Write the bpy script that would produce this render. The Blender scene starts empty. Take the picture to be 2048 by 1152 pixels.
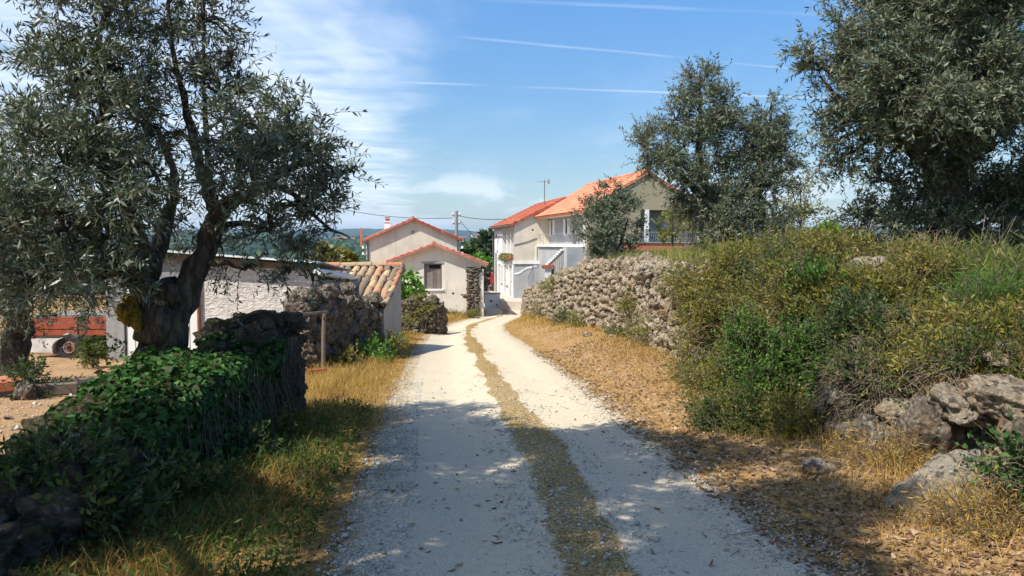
import bpy, bmesh, math, random
import numpy as np
from mathutils import Vector, Matrix, noise as mnoise

C = bpy.context.scene.collection
SC = bpy.context.scene
R = math.radians

# ------------------------------------------------------------------ camera
EYE = 1.6
PITCH = 3.0
FPX = 1640.0
cam_d = bpy.data.cameras.new('camera')
cam = bpy.data.objects.new('camera', cam_d)
C.objects.link(cam)
cam.location = (0, 0, EYE)
cam.rotation_euler = (R(90 - PITCH), 0, 0)
cam_d.sensor_width = 36.0
cam_d.lens = 36.0 * FPX / 2048.0
cam_d.clip_start = 0.05
cam_d.clip_end = 30000
SC.camera = cam

# ------------------------------------------------------------------ sun, sky, exposure
SUN_EL, SUN_BACK = 54.0, 42.0        # elevation; how far behind the camera, from due left
sd = bpy.data.lights.new('sun', 'SUN')
sd.energy = 5.0
sd.angle = R(0.5)
sd.color = (1.0, 0.95, 0.86)
sun = bpy.data.objects.new('sun', sd)
C.objects.link(sun)
to_sun = Vector((-math.cos(R(SUN_EL)) * math.cos(R(SUN_BACK)), -math.cos(R(SUN_EL)) * math.sin(R(SUN_BACK)), math.sin(R(SUN_EL))))
sun.rotation_euler = (-to_sun).to_track_quat('-Z', 'Y').to_euler()
sun.location = (-20, -10, 30)

W = bpy.data.worlds.new('World')
SC.world = W
W.use_nodes = True
SC.view_settings.view_transform = 'Standard'
SC.view_settings.look = 'None'
SC.view_settings.exposure = 0.47
SC.view_settings.gamma = 1.0
SC.view_settings.use_curve_mapping = False
SC.render.engine = 'CYCLES'
SC.cycles.use_denoising = True
SC.cycles.max_bounces = 6
SC.cycles.diffuse_bounces = 3
SC.cycles.glossy_bounces = 2
SC.cycles.transmission_bounces = 4
SC.cycles.volume_bounces = 0
SC.cycles.transparent_max_bounces = 4
SC.cycles.use_adaptive_sampling = True


# ------------------------------------------------------------------ node helpers
def lnk(nt, a, b):
    nt.links.new(a, b)


def setin(nt, sock, v):
    if v is None:
        return
    if isinstance(v, bpy.types.NodeSocket):
        nt.links.new(v, sock)
    elif isinstance(v, (tuple, list)):
        if len(v) == 3 and len(sock.default_value) == 4:
            sock.default_value = (*v, 1)
        else:
            sock.default_value = v
    else:
        sock.default_value = v


def mth(nt, op, a, b=None, c=None, clamp=False):
    n = nt.nodes.new('ShaderNodeMath')
    n.operation = op
    n.use_clamp = clamp
    setin(nt, n.inputs[0], a)
    if b is not None:
        setin(nt, n.inputs[1], b)
    if c is not None:
        setin(nt, n.inputs[2], c)
    return n.outputs[0]


def smooth(nt, v, a, b, lo=0.0, hi=1.0):
    n = nt.nodes.new('ShaderNodeMapRange')
    n.interpolation_type = 'SMOOTHSTEP'
    setin(nt, n.inputs[0], v)
    n.inputs[1].default_value = a
    n.inputs[2].default_value = b
    n.inputs[3].default_value = lo
    n.inputs[4].default_value = hi
    return n.outputs[0]


def noise(nt, vec, scale, detail=4, rough=0.55, dist=0.0, color=False):
    n = nt.nodes.new('ShaderNodeTexNoise')
    setin(nt, n.inputs['Vector'], vec)
    n.inputs['Scale'].default_value = scale
    n.inputs['Detail'].default_value = detail
    n.inputs['Roughness'].default_value = rough
    n.inputs['Distortion'].default_value = dist
    return n.outputs['Color' if color else 'Fac']


def voro(nt, vec, scale, feature='F1', out='Distance', rnd=1.0):
    n = nt.nodes.new('ShaderNodeTexVoronoi')
    n.feature = feature
    setin(nt, n.inputs['Vector'], vec)
    n.inputs['Scale'].default_value = scale
    n.inputs['Randomness'].default_value = rnd
    return n.outputs[out]


def ramp(nt, fac, stops, interp='LINEAR'):
    n = nt.nodes.new('ShaderNodeValToRGB')
    n.color_ramp.interpolation = interp
    e = n.color_ramp.elements
    while len(e) < len(stops):
        e.new(0.5)
    for el, (p, c) in zip(e, stops):
        el.position = p
        el.color = (*c, 1) if len(c) == 3 else c
    setin(nt, n.inputs[0], fac)
    return n.outputs[0]


def mix(nt, fac, a, b, blend='MIX'):
    n = nt.nodes.new('ShaderNodeMix')
    n.data_type = 'RGBA'
    n.blend_type = blend
    setin(nt, n.inputs[0], fac)
    setin(nt, n.inputs[6], a)
    setin(nt, n.inputs[7], b)
    return n.outputs[2]


def vmul(nt, v, s):
    n = nt.nodes.new('ShaderNodeVectorMath')
    n.operation = 'MULTIPLY'
    setin(nt, n.inputs[0], v)
    n.inputs[1].default_value = s
    return n.outputs[0]


def vadd(nt, v, s):
    n = nt.nodes.new('ShaderNodeVectorMath')
    n.operation = 'ADD'
    setin(nt, n.inputs[0], v)
    setin(nt, n.inputs[1], s)
    return n.outputs[0]


def bump(nt, h, strength, dist=0.02, normal=None):
    n = nt.nodes.new('ShaderNodeBump')
    n.inputs['Strength'].default_value = strength
    n.inputs['Distance'].default_value = dist
    setin(nt, n.inputs['Height'], h)
    if normal is not None:
        setin(nt, n.inputs['Normal'], normal)
    return n.outputs[0]


def pos(nt):
    return nt.nodes.new('ShaderNodeNewGeometry').outputs['Position']


def objco(nt):
    return nt.nodes.new('ShaderNodeTexCoord').outputs['Object']


def rnd(nt):
    return nt.nodes.new('ShaderNodeObjectInfo').outputs['Random']


def attr(nt, name, out='Fac'):
    n = nt.nodes.new('ShaderNodeAttribute')
    n.attribute_name = name
    return n.outputs[out]


def new_mat(name, rough=0.85, spec=0.2):
    m = bpy.data.materials.new(name)
    m.use_nodes = True
    nt = m.node_tree
    b = nt.nodes['Principled BSDF']
    b.inputs['Roughness'].default_value = rough
    b.inputs['Specular IOR Level'].default_value = spec
    return m, nt, b


# ------------------------------------------------------------------ world: sky, cirrus, contrails
def build_world():
    nt = W.node_tree
    bg = nt.nodes['Background']
    sky = nt.nodes.new('ShaderNodeTexSky')
    sky.sky_type = 'NISHITA'
    sky.sun_disc = False
    sky.sun_elevation = R(SUN_EL)
    sky.sun_rotation = R(270 - SUN_BACK)
    sky.altitude = 200
    sky.air_density = 1.0
    sky.dust_density = 0.25
    sky.ozone_density = 2.0
    hs = nt.nodes.new('ShaderNodeHueSaturation')
    hs.inputs['Saturation'].default_value = 1.3
    hs.inputs['Hue'].default_value = 0.503
    hs.inputs['Value'].default_value = 1.05
    lnk(nt, sky.outputs[0], hs.inputs['Color'])
    tc = nt.nodes.new('ShaderNodeTexCoord')
    d = tc.outputs['Generated']
    sx = nt.nodes.new('ShaderNodeSeparateXYZ')
    lnk(nt, d, sx.inputs[0])
    dim = smooth(nt, sx.outputs[2], 0.0, 0.45, 0.56, 1.0)
    cg = nt.nodes.new('ShaderNodeCombineColor')
    for i in range(3):
        lnk(nt, dim, cg.inputs[i])
    base = mix(nt, 1.0, hs.outputs[0], cg.outputs[0], 'MULTIPLY')
    z = mth(nt, 'MAXIMUM', sx.outputs[2], 0.012)
    X = mth(nt, 'DIVIDE', sx.outputs[0], z)
    Y = mth(nt, 'DIVIDE', sx.outputs[1], z)
    cb = nt.nodes.new('ShaderNodeCombineXYZ')
    lnk(nt, X, cb.inputs[0]); lnk(nt, Y, cb.inputs[1])
    P = cb.outputs[0]

    def line(p, q, w, fade):
        dx, dy = q[0] - p[0], q[1] - p[1]
        L = math.hypot(dx, dy)
        a, b_ = -dy / L, dx / L
        c = a * p[0] + b_ * p[1]
        wob = mth(nt, 'MULTIPLY', mth(nt, 'SUBTRACT', noise(nt, P, 1.3, 3), 0.5), w * 1.6)
        dd = mth(nt, 'ADD', mth(nt, 'ADD', mth(nt, 'MULTIPLY', X, a), mth(nt, 'MULTIPLY', Y, b_)), wob)
        dd = mth(nt, 'ABSOLUTE', mth(nt, 'SUBTRACT', dd, c))
        m = smooth(nt, dd, 0.15 * w, w, 1, 0)
        n = smooth(nt, noise(nt, P, 0.8, 3), 0.34, 0.6)
        return mth(nt, 'MULTIPLY', mth(nt, 'MULTIPLY', m, n), fade)

    # cirrus sheet that ends along a soft edge
    warp = vadd(nt, P, vmul(nt, noise(nt, P, 0.5, 3, color=True), (0.9, 0.9, 0)))
    streak = noise(nt, vmul(nt, warp, (1.1, 0.45, 1)), 0.9, 5, 0.55, 0.5)
    fine = noise(nt, vmul(nt, warp, (0.9, 1.3, 1)), 1.9, 4, 0.5, 0.5)
    e = mth(nt, 'ADD', X, mth(nt, 'MULTIPLY', Y, 0.115))
    e = mth(nt, 'ADD', e, mth(nt, 'MULTIPLY', mth(nt, 'SUBTRACT', noise(nt, vmul(nt, warp, (1, 0.6, 1)), 0.8, 5, 0.6), 0.5), 1.5))
    edge = smooth(nt, e, -0.75, 0.28, 1, 0)
    cir = mth(nt, 'ADD', mth(nt, 'MULTIPLY', streak, 0.75), mth(nt, 'MULTIPLY', fine, 0.4))
    cir = mth(nt, 'MULTIPLY', smooth(nt, cir, 0.34, 0.80), edge)
    thin = mth(nt, 'MULTIPLY', smooth(nt, streak, 0.48, 0.8), 0.16)
    cir = mth(nt, 'MAXIMUM', mth(nt, 'ADD', mth(nt, 'MULTIPLY', cir, 0.75), mth(nt, 'MULTIPLY', edge, 0.13)), thin)
    con = mth(nt, 'MAXIMUM', line((-0.6, 5.13), (2.05, 5.65), 0.055, 0.36), line((-0.37, 3.95), (1.53, 4.69), 0.035, 0.26))
    con = mth(nt, 'MAXIMUM', con, line((-0.14, 3.40), (1.35, 3.62), 0.04, 0.12))
    # low cumulus bank near the horizon
    el = sx.outputs[2]
    q = vmul(nt, d, (7, 7, 24))
    cu = noise(nt, q, 1.0, 6, 0.6, 0.3)
    lowm = mth(nt, 'MULTIPLY', smooth(nt, el, 0.005, 0.03), smooth(nt, el, 0.05, 0.115, 1, 0))
    cu = mth(nt, 'MULTIPLY', smooth(nt, cu, 0.45, 0.62), lowm)
    hor = smooth(nt, el, 0.0, 0.10, 0.08, 0.0)
    f = mth(nt, 'MAXIMUM', mth(nt, 'MAXIMUM', cir, con), mth(nt, 'MULTIPLY', cu, 0.75))
    f = mth(nt, 'MAXIMUM', f, hor)
    col = mix(nt, f, base, (6.2, 6.6, 7.1))
    lnk(nt, col, bg.inputs[0])
    bg.inputs[1].default_value = SKY_STRENGTH


SKY_STRENGTH = 0.145
build_world()


# ------------------------------------------------------------------ object helpers
def link(o, parent=None):
    C.objects.link(o)
    if parent is not None:
        o.parent = parent
    return o


def thing(name, label, cat, loc=(0, 0, 0), rz=0.0, group=None):
    o = bpy.data.objects.new(name, None)
    o.empty_display_size = 0.2
    C.objects.link(o)
    o.location = loc
    o.rotation_euler = (0, 0, rz)
    o['label'] = label
    o['category'] = cat
    if group:
        o['group'] = group
    return o


def tag(o, label, cat, group=None, kind=None):
    o['label'] = label
    o['category'] = cat
    if group:
        o['group'] = group
    if kind:
        o['kind'] = kind
    return o


def structure(o):
    o['kind'] = 'structure'
    return o


def stuff(o):
    o['kind'] = 'stuff'
    return o


def np_mesh(name, V, F, mat, parent=None, smooth_=False, attrs=None, loc=None):
    """V (n,3), F (m,k) uniform polygons."""
    V = np.asarray(V, dtype=np.float32)
    F = np.asarray(F, dtype=np.int32)
    me = bpy.data.meshes.new(name)
    n, m, k = len(V), len(F), F.shape[1]
    me.vertices.add(n)
    me.vertices.foreach_set('co', V.ravel())
    me.loops.add(m * k)
    me.loops.foreach_set('vertex_index', F.ravel())
    me.polygons.add(m)
    me.polygons.foreach_set('loop_start', np.arange(0, m * k, k, dtype=np.int32))
    if smooth_:
        me.polygons.foreach_set('use_smooth', np.ones(m, dtype=bool))
    me.update(calc_edges=True)
    for an, av in (attrs or {}).items():
        av = np.asarray(av, dtype=np.float32)
        if av.ndim == 1:
            a = me.attributes.new(an, 'FLOAT', 'POINT')
            a.data.foreach_set('value', av)
        else:
            a = me.attributes.new(an, 'FLOAT_COLOR', 'POINT')
            a.data.foreach_set('color', np.concatenate([av, np.ones((n, 1), np.float32)], 1).ravel())
    me.materials.append(mat)
    o = bpy.data.objects.new(name, me)
    if loc is not None:
        o.location = loc
    return link(o, parent)


class MB:
    """Collects boxes, prisms, tubes; builds ONE mesh object."""

    def __init__(s):
        s.v, s.f, s.mi = [], [], []
        s.m = 0

    def add(s, vs, fs):
        b = len(s.v)
        s.v += [tuple(p) for p in vs]
        s.f += [tuple(b + i for i in f) for f in fs]
        s.mi += [s.m] * len(fs)

    def box(s, x0, x1, y0, y1, z0, z1):
        s.add([(x0, y0, z0), (x1, y0, z0), (x1, y1, z0), (x0, y1, z0), (x0, y0, z1), (x1, y0, z1), (x1, y1, z1), (x0, y1, z1)],
              [(0, 3, 2, 1), (4, 5, 6, 7), (0, 1, 5, 4), (1, 2, 6, 5), (2, 3, 7, 6), (3, 0, 4, 7)])

    def prism(s, poly, axis, a, b):
        """poly: 2-D outline; axis 'y': (x,z) extruded along y, 'x': (y,z) along x, 'z': (x,y) along z."""
        n = len(poly)
        f = {'y': lambda p, t: (p[0], t, p[1]), 'x': lambda p, t: (t, p[0], p[1]), 'z': lambda p, t: (p[0], p[1], t)}[axis]
        vs = [f(p, a) for p in poly] + [f(p, b) for p in poly]
        fs = [tuple(range(n)), tuple(range(2 * n - 1, n - 1, -1))] + [(i, i + n, (i + 1) % n + n, (i + 1) % n) for i in range(n)]
        s.add(vs, fs)

    def tube(s, pts, r, seg=6, cap=True, jit=0.0, rg=None):
        pts = [Vector(p) for p in pts]
        n = len(pts)
        rs = r if isinstance(r, (list, tuple)) else [r] * n
        b = len(s.v)
        up = None
        for i, p in enumerate(pts):
            t = (pts[min(i + 1, n - 1)] - pts[max(i - 1, 0)])
            t = t.normalized() if t.length > 1e-9 else Vector((0, 0, 1))
            if up is None:
                up = t.orthogonal().normalized()
            else:
                up = (up - t * up.dot(t))
                up = up.normalized() if up.length > 1e-6 else t.orthogonal().normalized()
            w = t.cross(up)
            for k in range(seg):
                a = 2 * math.pi * k / seg
                q = rs[i] * (1 + (jit * (rg.random() - 0.5) if jit else 0))
                s.v.append(tuple(p + up * (math.cos(a) * q) + w * (math.sin(a) * q)))
        for i in range(n - 1):
            for k in range(seg):
                k2 = (k + 1) % seg
                s.f.append((b + i * seg + k, b + i * seg + k2, b + (i + 1) * seg + k2, b + (i + 1) * seg + k))
                s.mi.append(s.m)
        if cap:
            s.f.append(tuple(b + k for k in range(seg - 1, -1, -1)))
            s.f.append(tuple(b + (n - 1) * seg + k for k in range(seg)))
            s.mi += [s.m, s.m]

    def bar(s, p, q, w, h=None):
        """A straight square bar from p to q."""
        p, q = Vector(p), Vector(q)
        h = h or w
        t = (q - p).normalized()
        u = t.cross(Vector((0, 0, 1)))
        u = u.normalized() if u.length > 1e-4 else Vector((1, 0, 0))
        v = u.cross(t)
        vs = []
        for c in (p, q):
            for a, b in ((-1, -1), (1, -1), (1, 1), (-1, 1)):
                vs.append(c + u * (a * w / 2) + v * (b * h / 2))
        s.add(vs, [(0, 3, 2, 1), (4, 5, 6, 7), (0, 1, 5, 4), (1, 2, 6, 5), (2, 3, 7, 6), (3, 0, 4, 7)])

    def wall(s, x0, x1, z0, z1, y0, y1, holes=()):
        """A wall in the x-z plane, y0..y1 thick, with rectangular holes (x0,x1,z0,z1)."""
        xs = sorted({x0, x1, *[h[0] for h in holes], *[h[1] for h in holes]})
        for a, b in zip(xs[:-1], xs[1:]):
            mid = (a + b) / 2
            zs = [z0]
            for h in sorted([h for h in holes if h[0] < mid < h[1]], key=lambda h: h[2]):
                zs += [h[2], h[3]]
            zs.append(z1)
            for c, d in zip(zs[0::2], zs[1::2]):
                if d - c > 1e-4:
                    s.box(a, b, y0, y1, c, d)

    def build(s, name, mats, parent=None, smooth_=False, bevel=0.0, loc=None):
        me = bpy.data.meshes.new(name)
        me.from_pydata(s.v, [], s.f)
        bm = bmesh.new()
        bm.from_mesh(me)
        bmesh.ops.recalc_face_normals(bm, faces=bm.faces)
        if bevel:
            bmesh.ops.bevel(bm, geom=[e for e in bm.edges if e.is_manifold and e.calc_face_angle(0) > 0.5], offset=bevel, segments=1, affect='EDGES')
        bm.to_mesh(me)
        bm.free()
        if not isinstance(mats, (list, tuple)):
            mats = [mats]
        for m in mats:
            me.materials.append(m)
        if len(mats) > 1 and not bevel:
            me.polygons.foreach_set('material_index', s.mi)
        if smooth_:
            me.polygons.foreach_set('use_smooth', [True] * len(me.polygons))
        o = bpy.data.objects.new(name, me)
        if loc is not None:
            o.location = loc
        return link(o, parent)


def copy_tree(o, parent=None):
    c = o.copy()
    C.objects.link(c)
    c.parent = parent
    for ch in list(o.children):
        copy_tree(ch, c)
    return c


def at(px, py, Y):
    """World point on the sight line of a photo pixel (2048 wide) at depth Y: used to read positions off the photograph."""
    p = R(PITCH)
    xc, yc = (px - 1024) / FPX, -(py - 576) / FPX
    dy, dz = math.cos(p) + yc * math.sin(p), -math.sin(p) + yc * math.cos(p)
    t = Y / dy
    return Vector((xc * t, Y, EYE + dz * t))


# ------------------------------------------------------------------ vector noise
def _hash(ix, iy, seed):
    h = (ix.astype(np.int64) * 374761393 + iy.astype(np.int64) * 668265263 + seed * 1442695041) & 0xffffffff
    h = ((h ^ (h >> 13)) * 1274126177) & 0xffffffff
    return ((h ^ (h >> 16)) & 0xffff) / 65535.0


def vn(x, y, seed=0):
    x = np.asarray(x, float); y = np.asarray(y, float)
    ix, iy = np.floor(x), np.floor(y)
    fx, fy = x - ix, y - iy
    fx = fx * fx * (3 - 2 * fx); fy = fy * fy * (3 - 2 * fy)
    a = _hash(ix, iy, seed); b = _hash(ix + 1, iy, seed); c = _hash(ix, iy + 1, seed); d = _hash(ix + 1, iy + 1, seed)
    return (a * (1 - fx) + b * fx) * (1 - fy) + (c * (1 - fx) + d * fx) * fy - 0.5


def fbm(x, y, o=4, seed=0):
    s, a, f = 0, 1.0, 1.0
    for i in range(o):
        s = s + a * vn(np.asarray(x) * f, np.asarray(y) * f, seed + i * 17)
        a *= 0.5; f *= 2.03
    return s


def sstep(a, b, v):
    t = np.clip((v - a) / (b - a), 0, 1)
    return t * t * (3 - 2 * t)


# ------------------------------------------------------------------ the lie of the land
def pchip(xs, ys):
    xs = np.array(xs, float); ys = np.array(ys, float)
    g = np.gradient(ys, xs)

    def f(x):
        x = np.clip(np.asarray(x, float), xs[0], xs[-1])
        i = np.clip(np.searchsorted(xs, x) - 1, 0, len(xs) - 2)
        h = xs[i + 1] - xs[i]
        t = (x - xs[i]) / h
        return (ys[i] * (2 * t**3 - 3 * t**2 + 1) + h * g[i] * (t**3 - 2 * t**2 + t) + ys[i + 1] * (-2 * t**3 + 3 * t**2) + h * g[i + 1] * (t**3 - t**2))
    return f


base_z = pchip([-30, -10, 0, 10, 20, 30, 40, 46, 60, 72, 90, 130], [0.6, 0.35, 0.0, -0.5, -1.0, -1.5, -2.0, -2.2, -2.4, -2.9, -6, -14])
road_c = pchip([-12, 0, 4.5, 8.8, 14, 22, 28, 33, 38, 43, 48, 53, 60], [1.2, 0.72, 0.40, 0.0, -0.42, -1.08, -1.5, -1.6, -1.2, -0.55, -0.4, -1.3, -3.6])
road_h = pchip([-12, 4.5, 8.8, 14, 22, 33, 40, 60], [1.35, 1.33, 1.36, 1.45, 1.45, 1.25, 1.15, 1.3])
med_c = pchip([-12, 4.5, 8, 10.6, 14.5, 20, 28, 36, 60], [0.2, 0.08, 0.22, 0.16, 0.10, 0.06, 0.0, 0.0, 0.0])
wall_x = pchip([-12, 0, 4, 7, 10, 15, 20, 25, 30, 38, 45, 50, 56, 70], [4.2, 3.7, 3.35, 3.3, 3.0, 2.75, 2.75, 2.25, 1.6, 0.95, 0.55, 1.2, 4, 8])
field_z = pchip([-12, 0, 6, 8.5, 11, 14, 18, 23, 30, 37, 42, 46, 50, 60, 90], [0.5, 0.46, 0.40, 0.55, 0.9, 1.05, 1.05, 0.98, 0.34, -0.36, -0.8, -1.3, -1.8, -2.4, -6])


def ground(x, y):
    x = np.asarray(x, float); y = np.asarray(y, float)
    b = base_z(y)
    c, h = road_c(y), road_h(y)
    d = x - c
    # wheel tracks and crown of the road
    t = np.abs(d - med_c(y))
    rut = -0.035 * np.exp(-((t - 0.72) / 0.32) ** 2) + 0.02 * np.exp(-(t / 0.22) ** 2)
    on = 1 - sstep(h * 0.9, h * 1.25, np.abs(d))
    z = b + rut * on
    near = 1 - sstep(40, 70, y)
    # left verge: a small rise, then the yard
    lv = sstep(0.05, 0.9, -d - h)
    z = z + lv * 0.06
    z = z + (1 - on) * (0.05 * fbm(x * 0.9, y * 0.9, 3, 3) + 0.03 * fbm(x * 3.1, y * 3.1, 2, 9)) * near
    # right verge climbs to the wall, then the bank
    wx = wall_x(y)
    v = sstep(0.0, 1.0, (d - h) / np.maximum(wx - c - h, 0.3))
    amt = np.interp(y, [-12, 4, 8, 14, 24, 34, 46, 60], [0.05, 0.05, 0.16, 0.36, 0.36, 0.25, 0.1, 0.0])
    z = z + v * amt
    f = sstep(0.10, 0.50, x - wx - 0.38 * np.exp(-((y - 6.05) / 0.75) ** 4))
    far = np.clip(x - wx, 0, 40)
    top = field_z(y) + 0.75 * (1 - np.exp(-far / 5.0)) * (1 - sstep(28, 46, y)) + 0.45 * (1 - np.exp(-far / 1.3)) * (1 - sstep(8, 12, y)) + 0.05 * fbm(x * 0.7, y * 0.7, 4, 21) * 2
    z = z + f * (top - z)
    return z


def gz(x, y):
    return float(ground(np.array([x]), np.array([y]))[0])


# ------------------------------------------------------------------ materials
M = {}


def plain(name, col, rough=0.8, spec=0.2, var=0.15, scale=6.0, bump_s=0.0, bscale=40, metal=0.0):
    m, nt, b = new_mat(name, rough, spec)
    p = objco(nt)
    n = noise(nt, p, scale, 5, 0.6)
    c = mix(nt, n, tuple(x * (1 - var) for x in col), tuple(min(1, x * (1 + var)) for x in col))
    lnk(nt, c, b.inputs['Base Color'])
    b.inputs['Metallic'].default_value = metal
    if bump_s:
        lnk(nt, bump(nt, noise(nt, p, bscale, 5, 0.6), bump_s, 0.01), b.inputs['Normal'])
    M[name] = m
    return m


def stucco(name, col, stain, bs=0.3, bscale=30, streak=0.5, dirt=(0.25, 0.2, 0.13)):
    m, nt, b = new_mat(name, 0.9, 0.15)
    p = objco(nt)
    big = noise(nt, p, 0.9, 5, 0.6)
    med = noise(nt, p, 5.0, 6, 0.65)
    c = mix(nt, smooth(nt, big, 0.35, 0.7), col, tuple(x * 0.80 for x in col))
    c = mix(nt, mth(nt, 'MULTIPLY', smooth(nt, med, 0.55, 0.75), 0.35), c, stain)
    st = noise(nt, vmul(nt, p, (5.0, 5.0, 0.35)), 1.0, 5, 0.65)
    c = mix(nt, mth(nt, 'MULTIPLY', smooth(nt, st, 0.56, 0.74), streak), c, tuple(x * 0.8 for x in stain))
    sz = nt.nodes.new('ShaderNodeSeparateXYZ')
    lnk(nt, p, sz.inputs[0])
    damp = mth(nt, 'ADD', sz.outputs[2], mth(nt, 'MULTIPLY', mth(nt, 'SUBTRACT', noise(nt, p, 3.0, 5, 0.65), 0.5), 1.1))
    c = mix(nt, smooth(nt, damp, 0.0, 0.5, streak * 0.9, 0.0), c, tuple(x * 0.75 for x in stain))
    lnk(nt, c, b.inputs['Base Color'])
    h = mth(nt, 'ADD', noise(nt, p, bscale, 5, 0.6), mth(nt, 'MULTIPLY', noise(nt, p, bscale * 0.25, 3), 0.8))
    lnk(nt, bump(nt, h, bs, 0.02), b.inputs['Normal'])
    M[name] = m
    return m


def rocky(name, cols, moss=0.0, mosscol=(0.12, 0.11, 0.02), bs=0.8, lichen=0.35):
    m, nt, b = new_mat(name, 0.92, 0.15)
    oc = objco(nt)
    r = rnd(nt)
    rv = nt.nodes.new('ShaderNodeCombineXYZ')
    for i, k in enumerate((17.0, 31.0, 53.0)):
        lnk(nt, mth(nt, 'MULTIPLY', r, k), rv.inputs[i])
    p = vadd(nt, pos(nt), rv.outputs[0])
    a = noise(nt, p, 4.0, 6, 0.65, 0.4)
    c = ramp(nt, a, [(0.3, cols[0]), (0.48, cols[1]), (0.68, cols[2])])
    # per-stone tone
    c = mix(nt, mth(nt, 'MULTIPLY', r, 0.55), c, tuple(x * 0.62 for x in cols[1]), 'MIX')
    # rusty earth stains
    c = mix(nt, mth(nt, 'MULTIPLY', smooth(nt, noise(nt, p, 2.2, 4), 0.52, 0.7), 0.55), c, cols[3])
    # pale lichen; dark spots are lichen and the painted-in shade of pits
    li = noise(nt, p, 17.0, 4, 0.6, 0.6)
    c = mix(nt, mth(nt, 'MULTIPLY', smooth(nt, li, 0.56, 0.66), lichen), c, (0.62, 0.60, 0.52))
    dk = noise(nt, vadd(nt, p, (5.2, 1.7, 9.1)), 13.0, 5, 0.65, 0.5)
    c = mix(nt, mth(nt, 'MULTIPLY', smooth(nt, dk, 0.50, 0.62), 0.82), c, (0.05, 0.043, 0.035))
    if moss:
        g = nt.nodes.new('ShaderNodeNewGeometry')
        sx = nt.nodes.new('ShaderNodeSeparateXYZ')
        lnk(nt, g.outputs['Normal'], sx.inputs[0])
        u = mth(nt, 'ADD', sx.outputs[2], mth(nt, 'MULTIPLY', noise(nt, p, 6, 4), 1.2))
        mc = mix(nt, noise(nt, p, 40, 3), tuple(x * 0.5 for x in mosscol), tuple(x * 1.6 for x in mosscol))
        c = mix(nt, mth(nt, 'MULTIPLY', smooth(nt, u, 0.75, 1.25), moss), c, mc)
    lnk(nt, c, b.inputs['Base Color'])
    h = mth(nt, 'ADD', noise(nt, p, 11, 8, 0.72, 0.6), mth(nt, 'MULTIPLY', voro(nt, p, 24.0), -0.5))
    lnk(nt, bump(nt, h, bs, 0.14), b.inputs['Normal'])
    M[name] = m
    return m


def leafy(name, cols, back=None, trans=0.3, rough=0.5, spec=0.3):
    """Leaves: colour picked per leaf by the 'tint' attribute."""
    m, nt, b = new_mat(name, rough, spec)
    t = attr(nt, 'tint')
    n = len(cols)
    c = ramp(nt, t, [(i / (n - 1), col) for i, col in enumerate(cols)])
    if back is not None:
        bf = nt.nodes.new('ShaderNodeNewGeometry').outputs['Backfacing']
        c = mix(nt, bf, c, back)
    lnk(nt, c, b.inputs['Base Color'])
    tr = nt.nodes.new('ShaderNodeBsdfTranslucent')
    tc = mix(nt, 1.0, c, (1.25, 1.35, 0.6), 'MULTIPLY')
    lnk(nt, tc, tr.inputs['Color'])
    ms = nt.nodes.new('ShaderNodeMixShader')
    ms.inputs[0].default_value = trans
    lnk(nt, b.outputs[0], ms.inputs[1])
    lnk(nt, tr.outputs[0], ms.inputs[2])
    lnk(nt, ms.outputs[0], nt.nodes['Material Output'].inputs[0])
    M[name] = m
    return m


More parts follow.
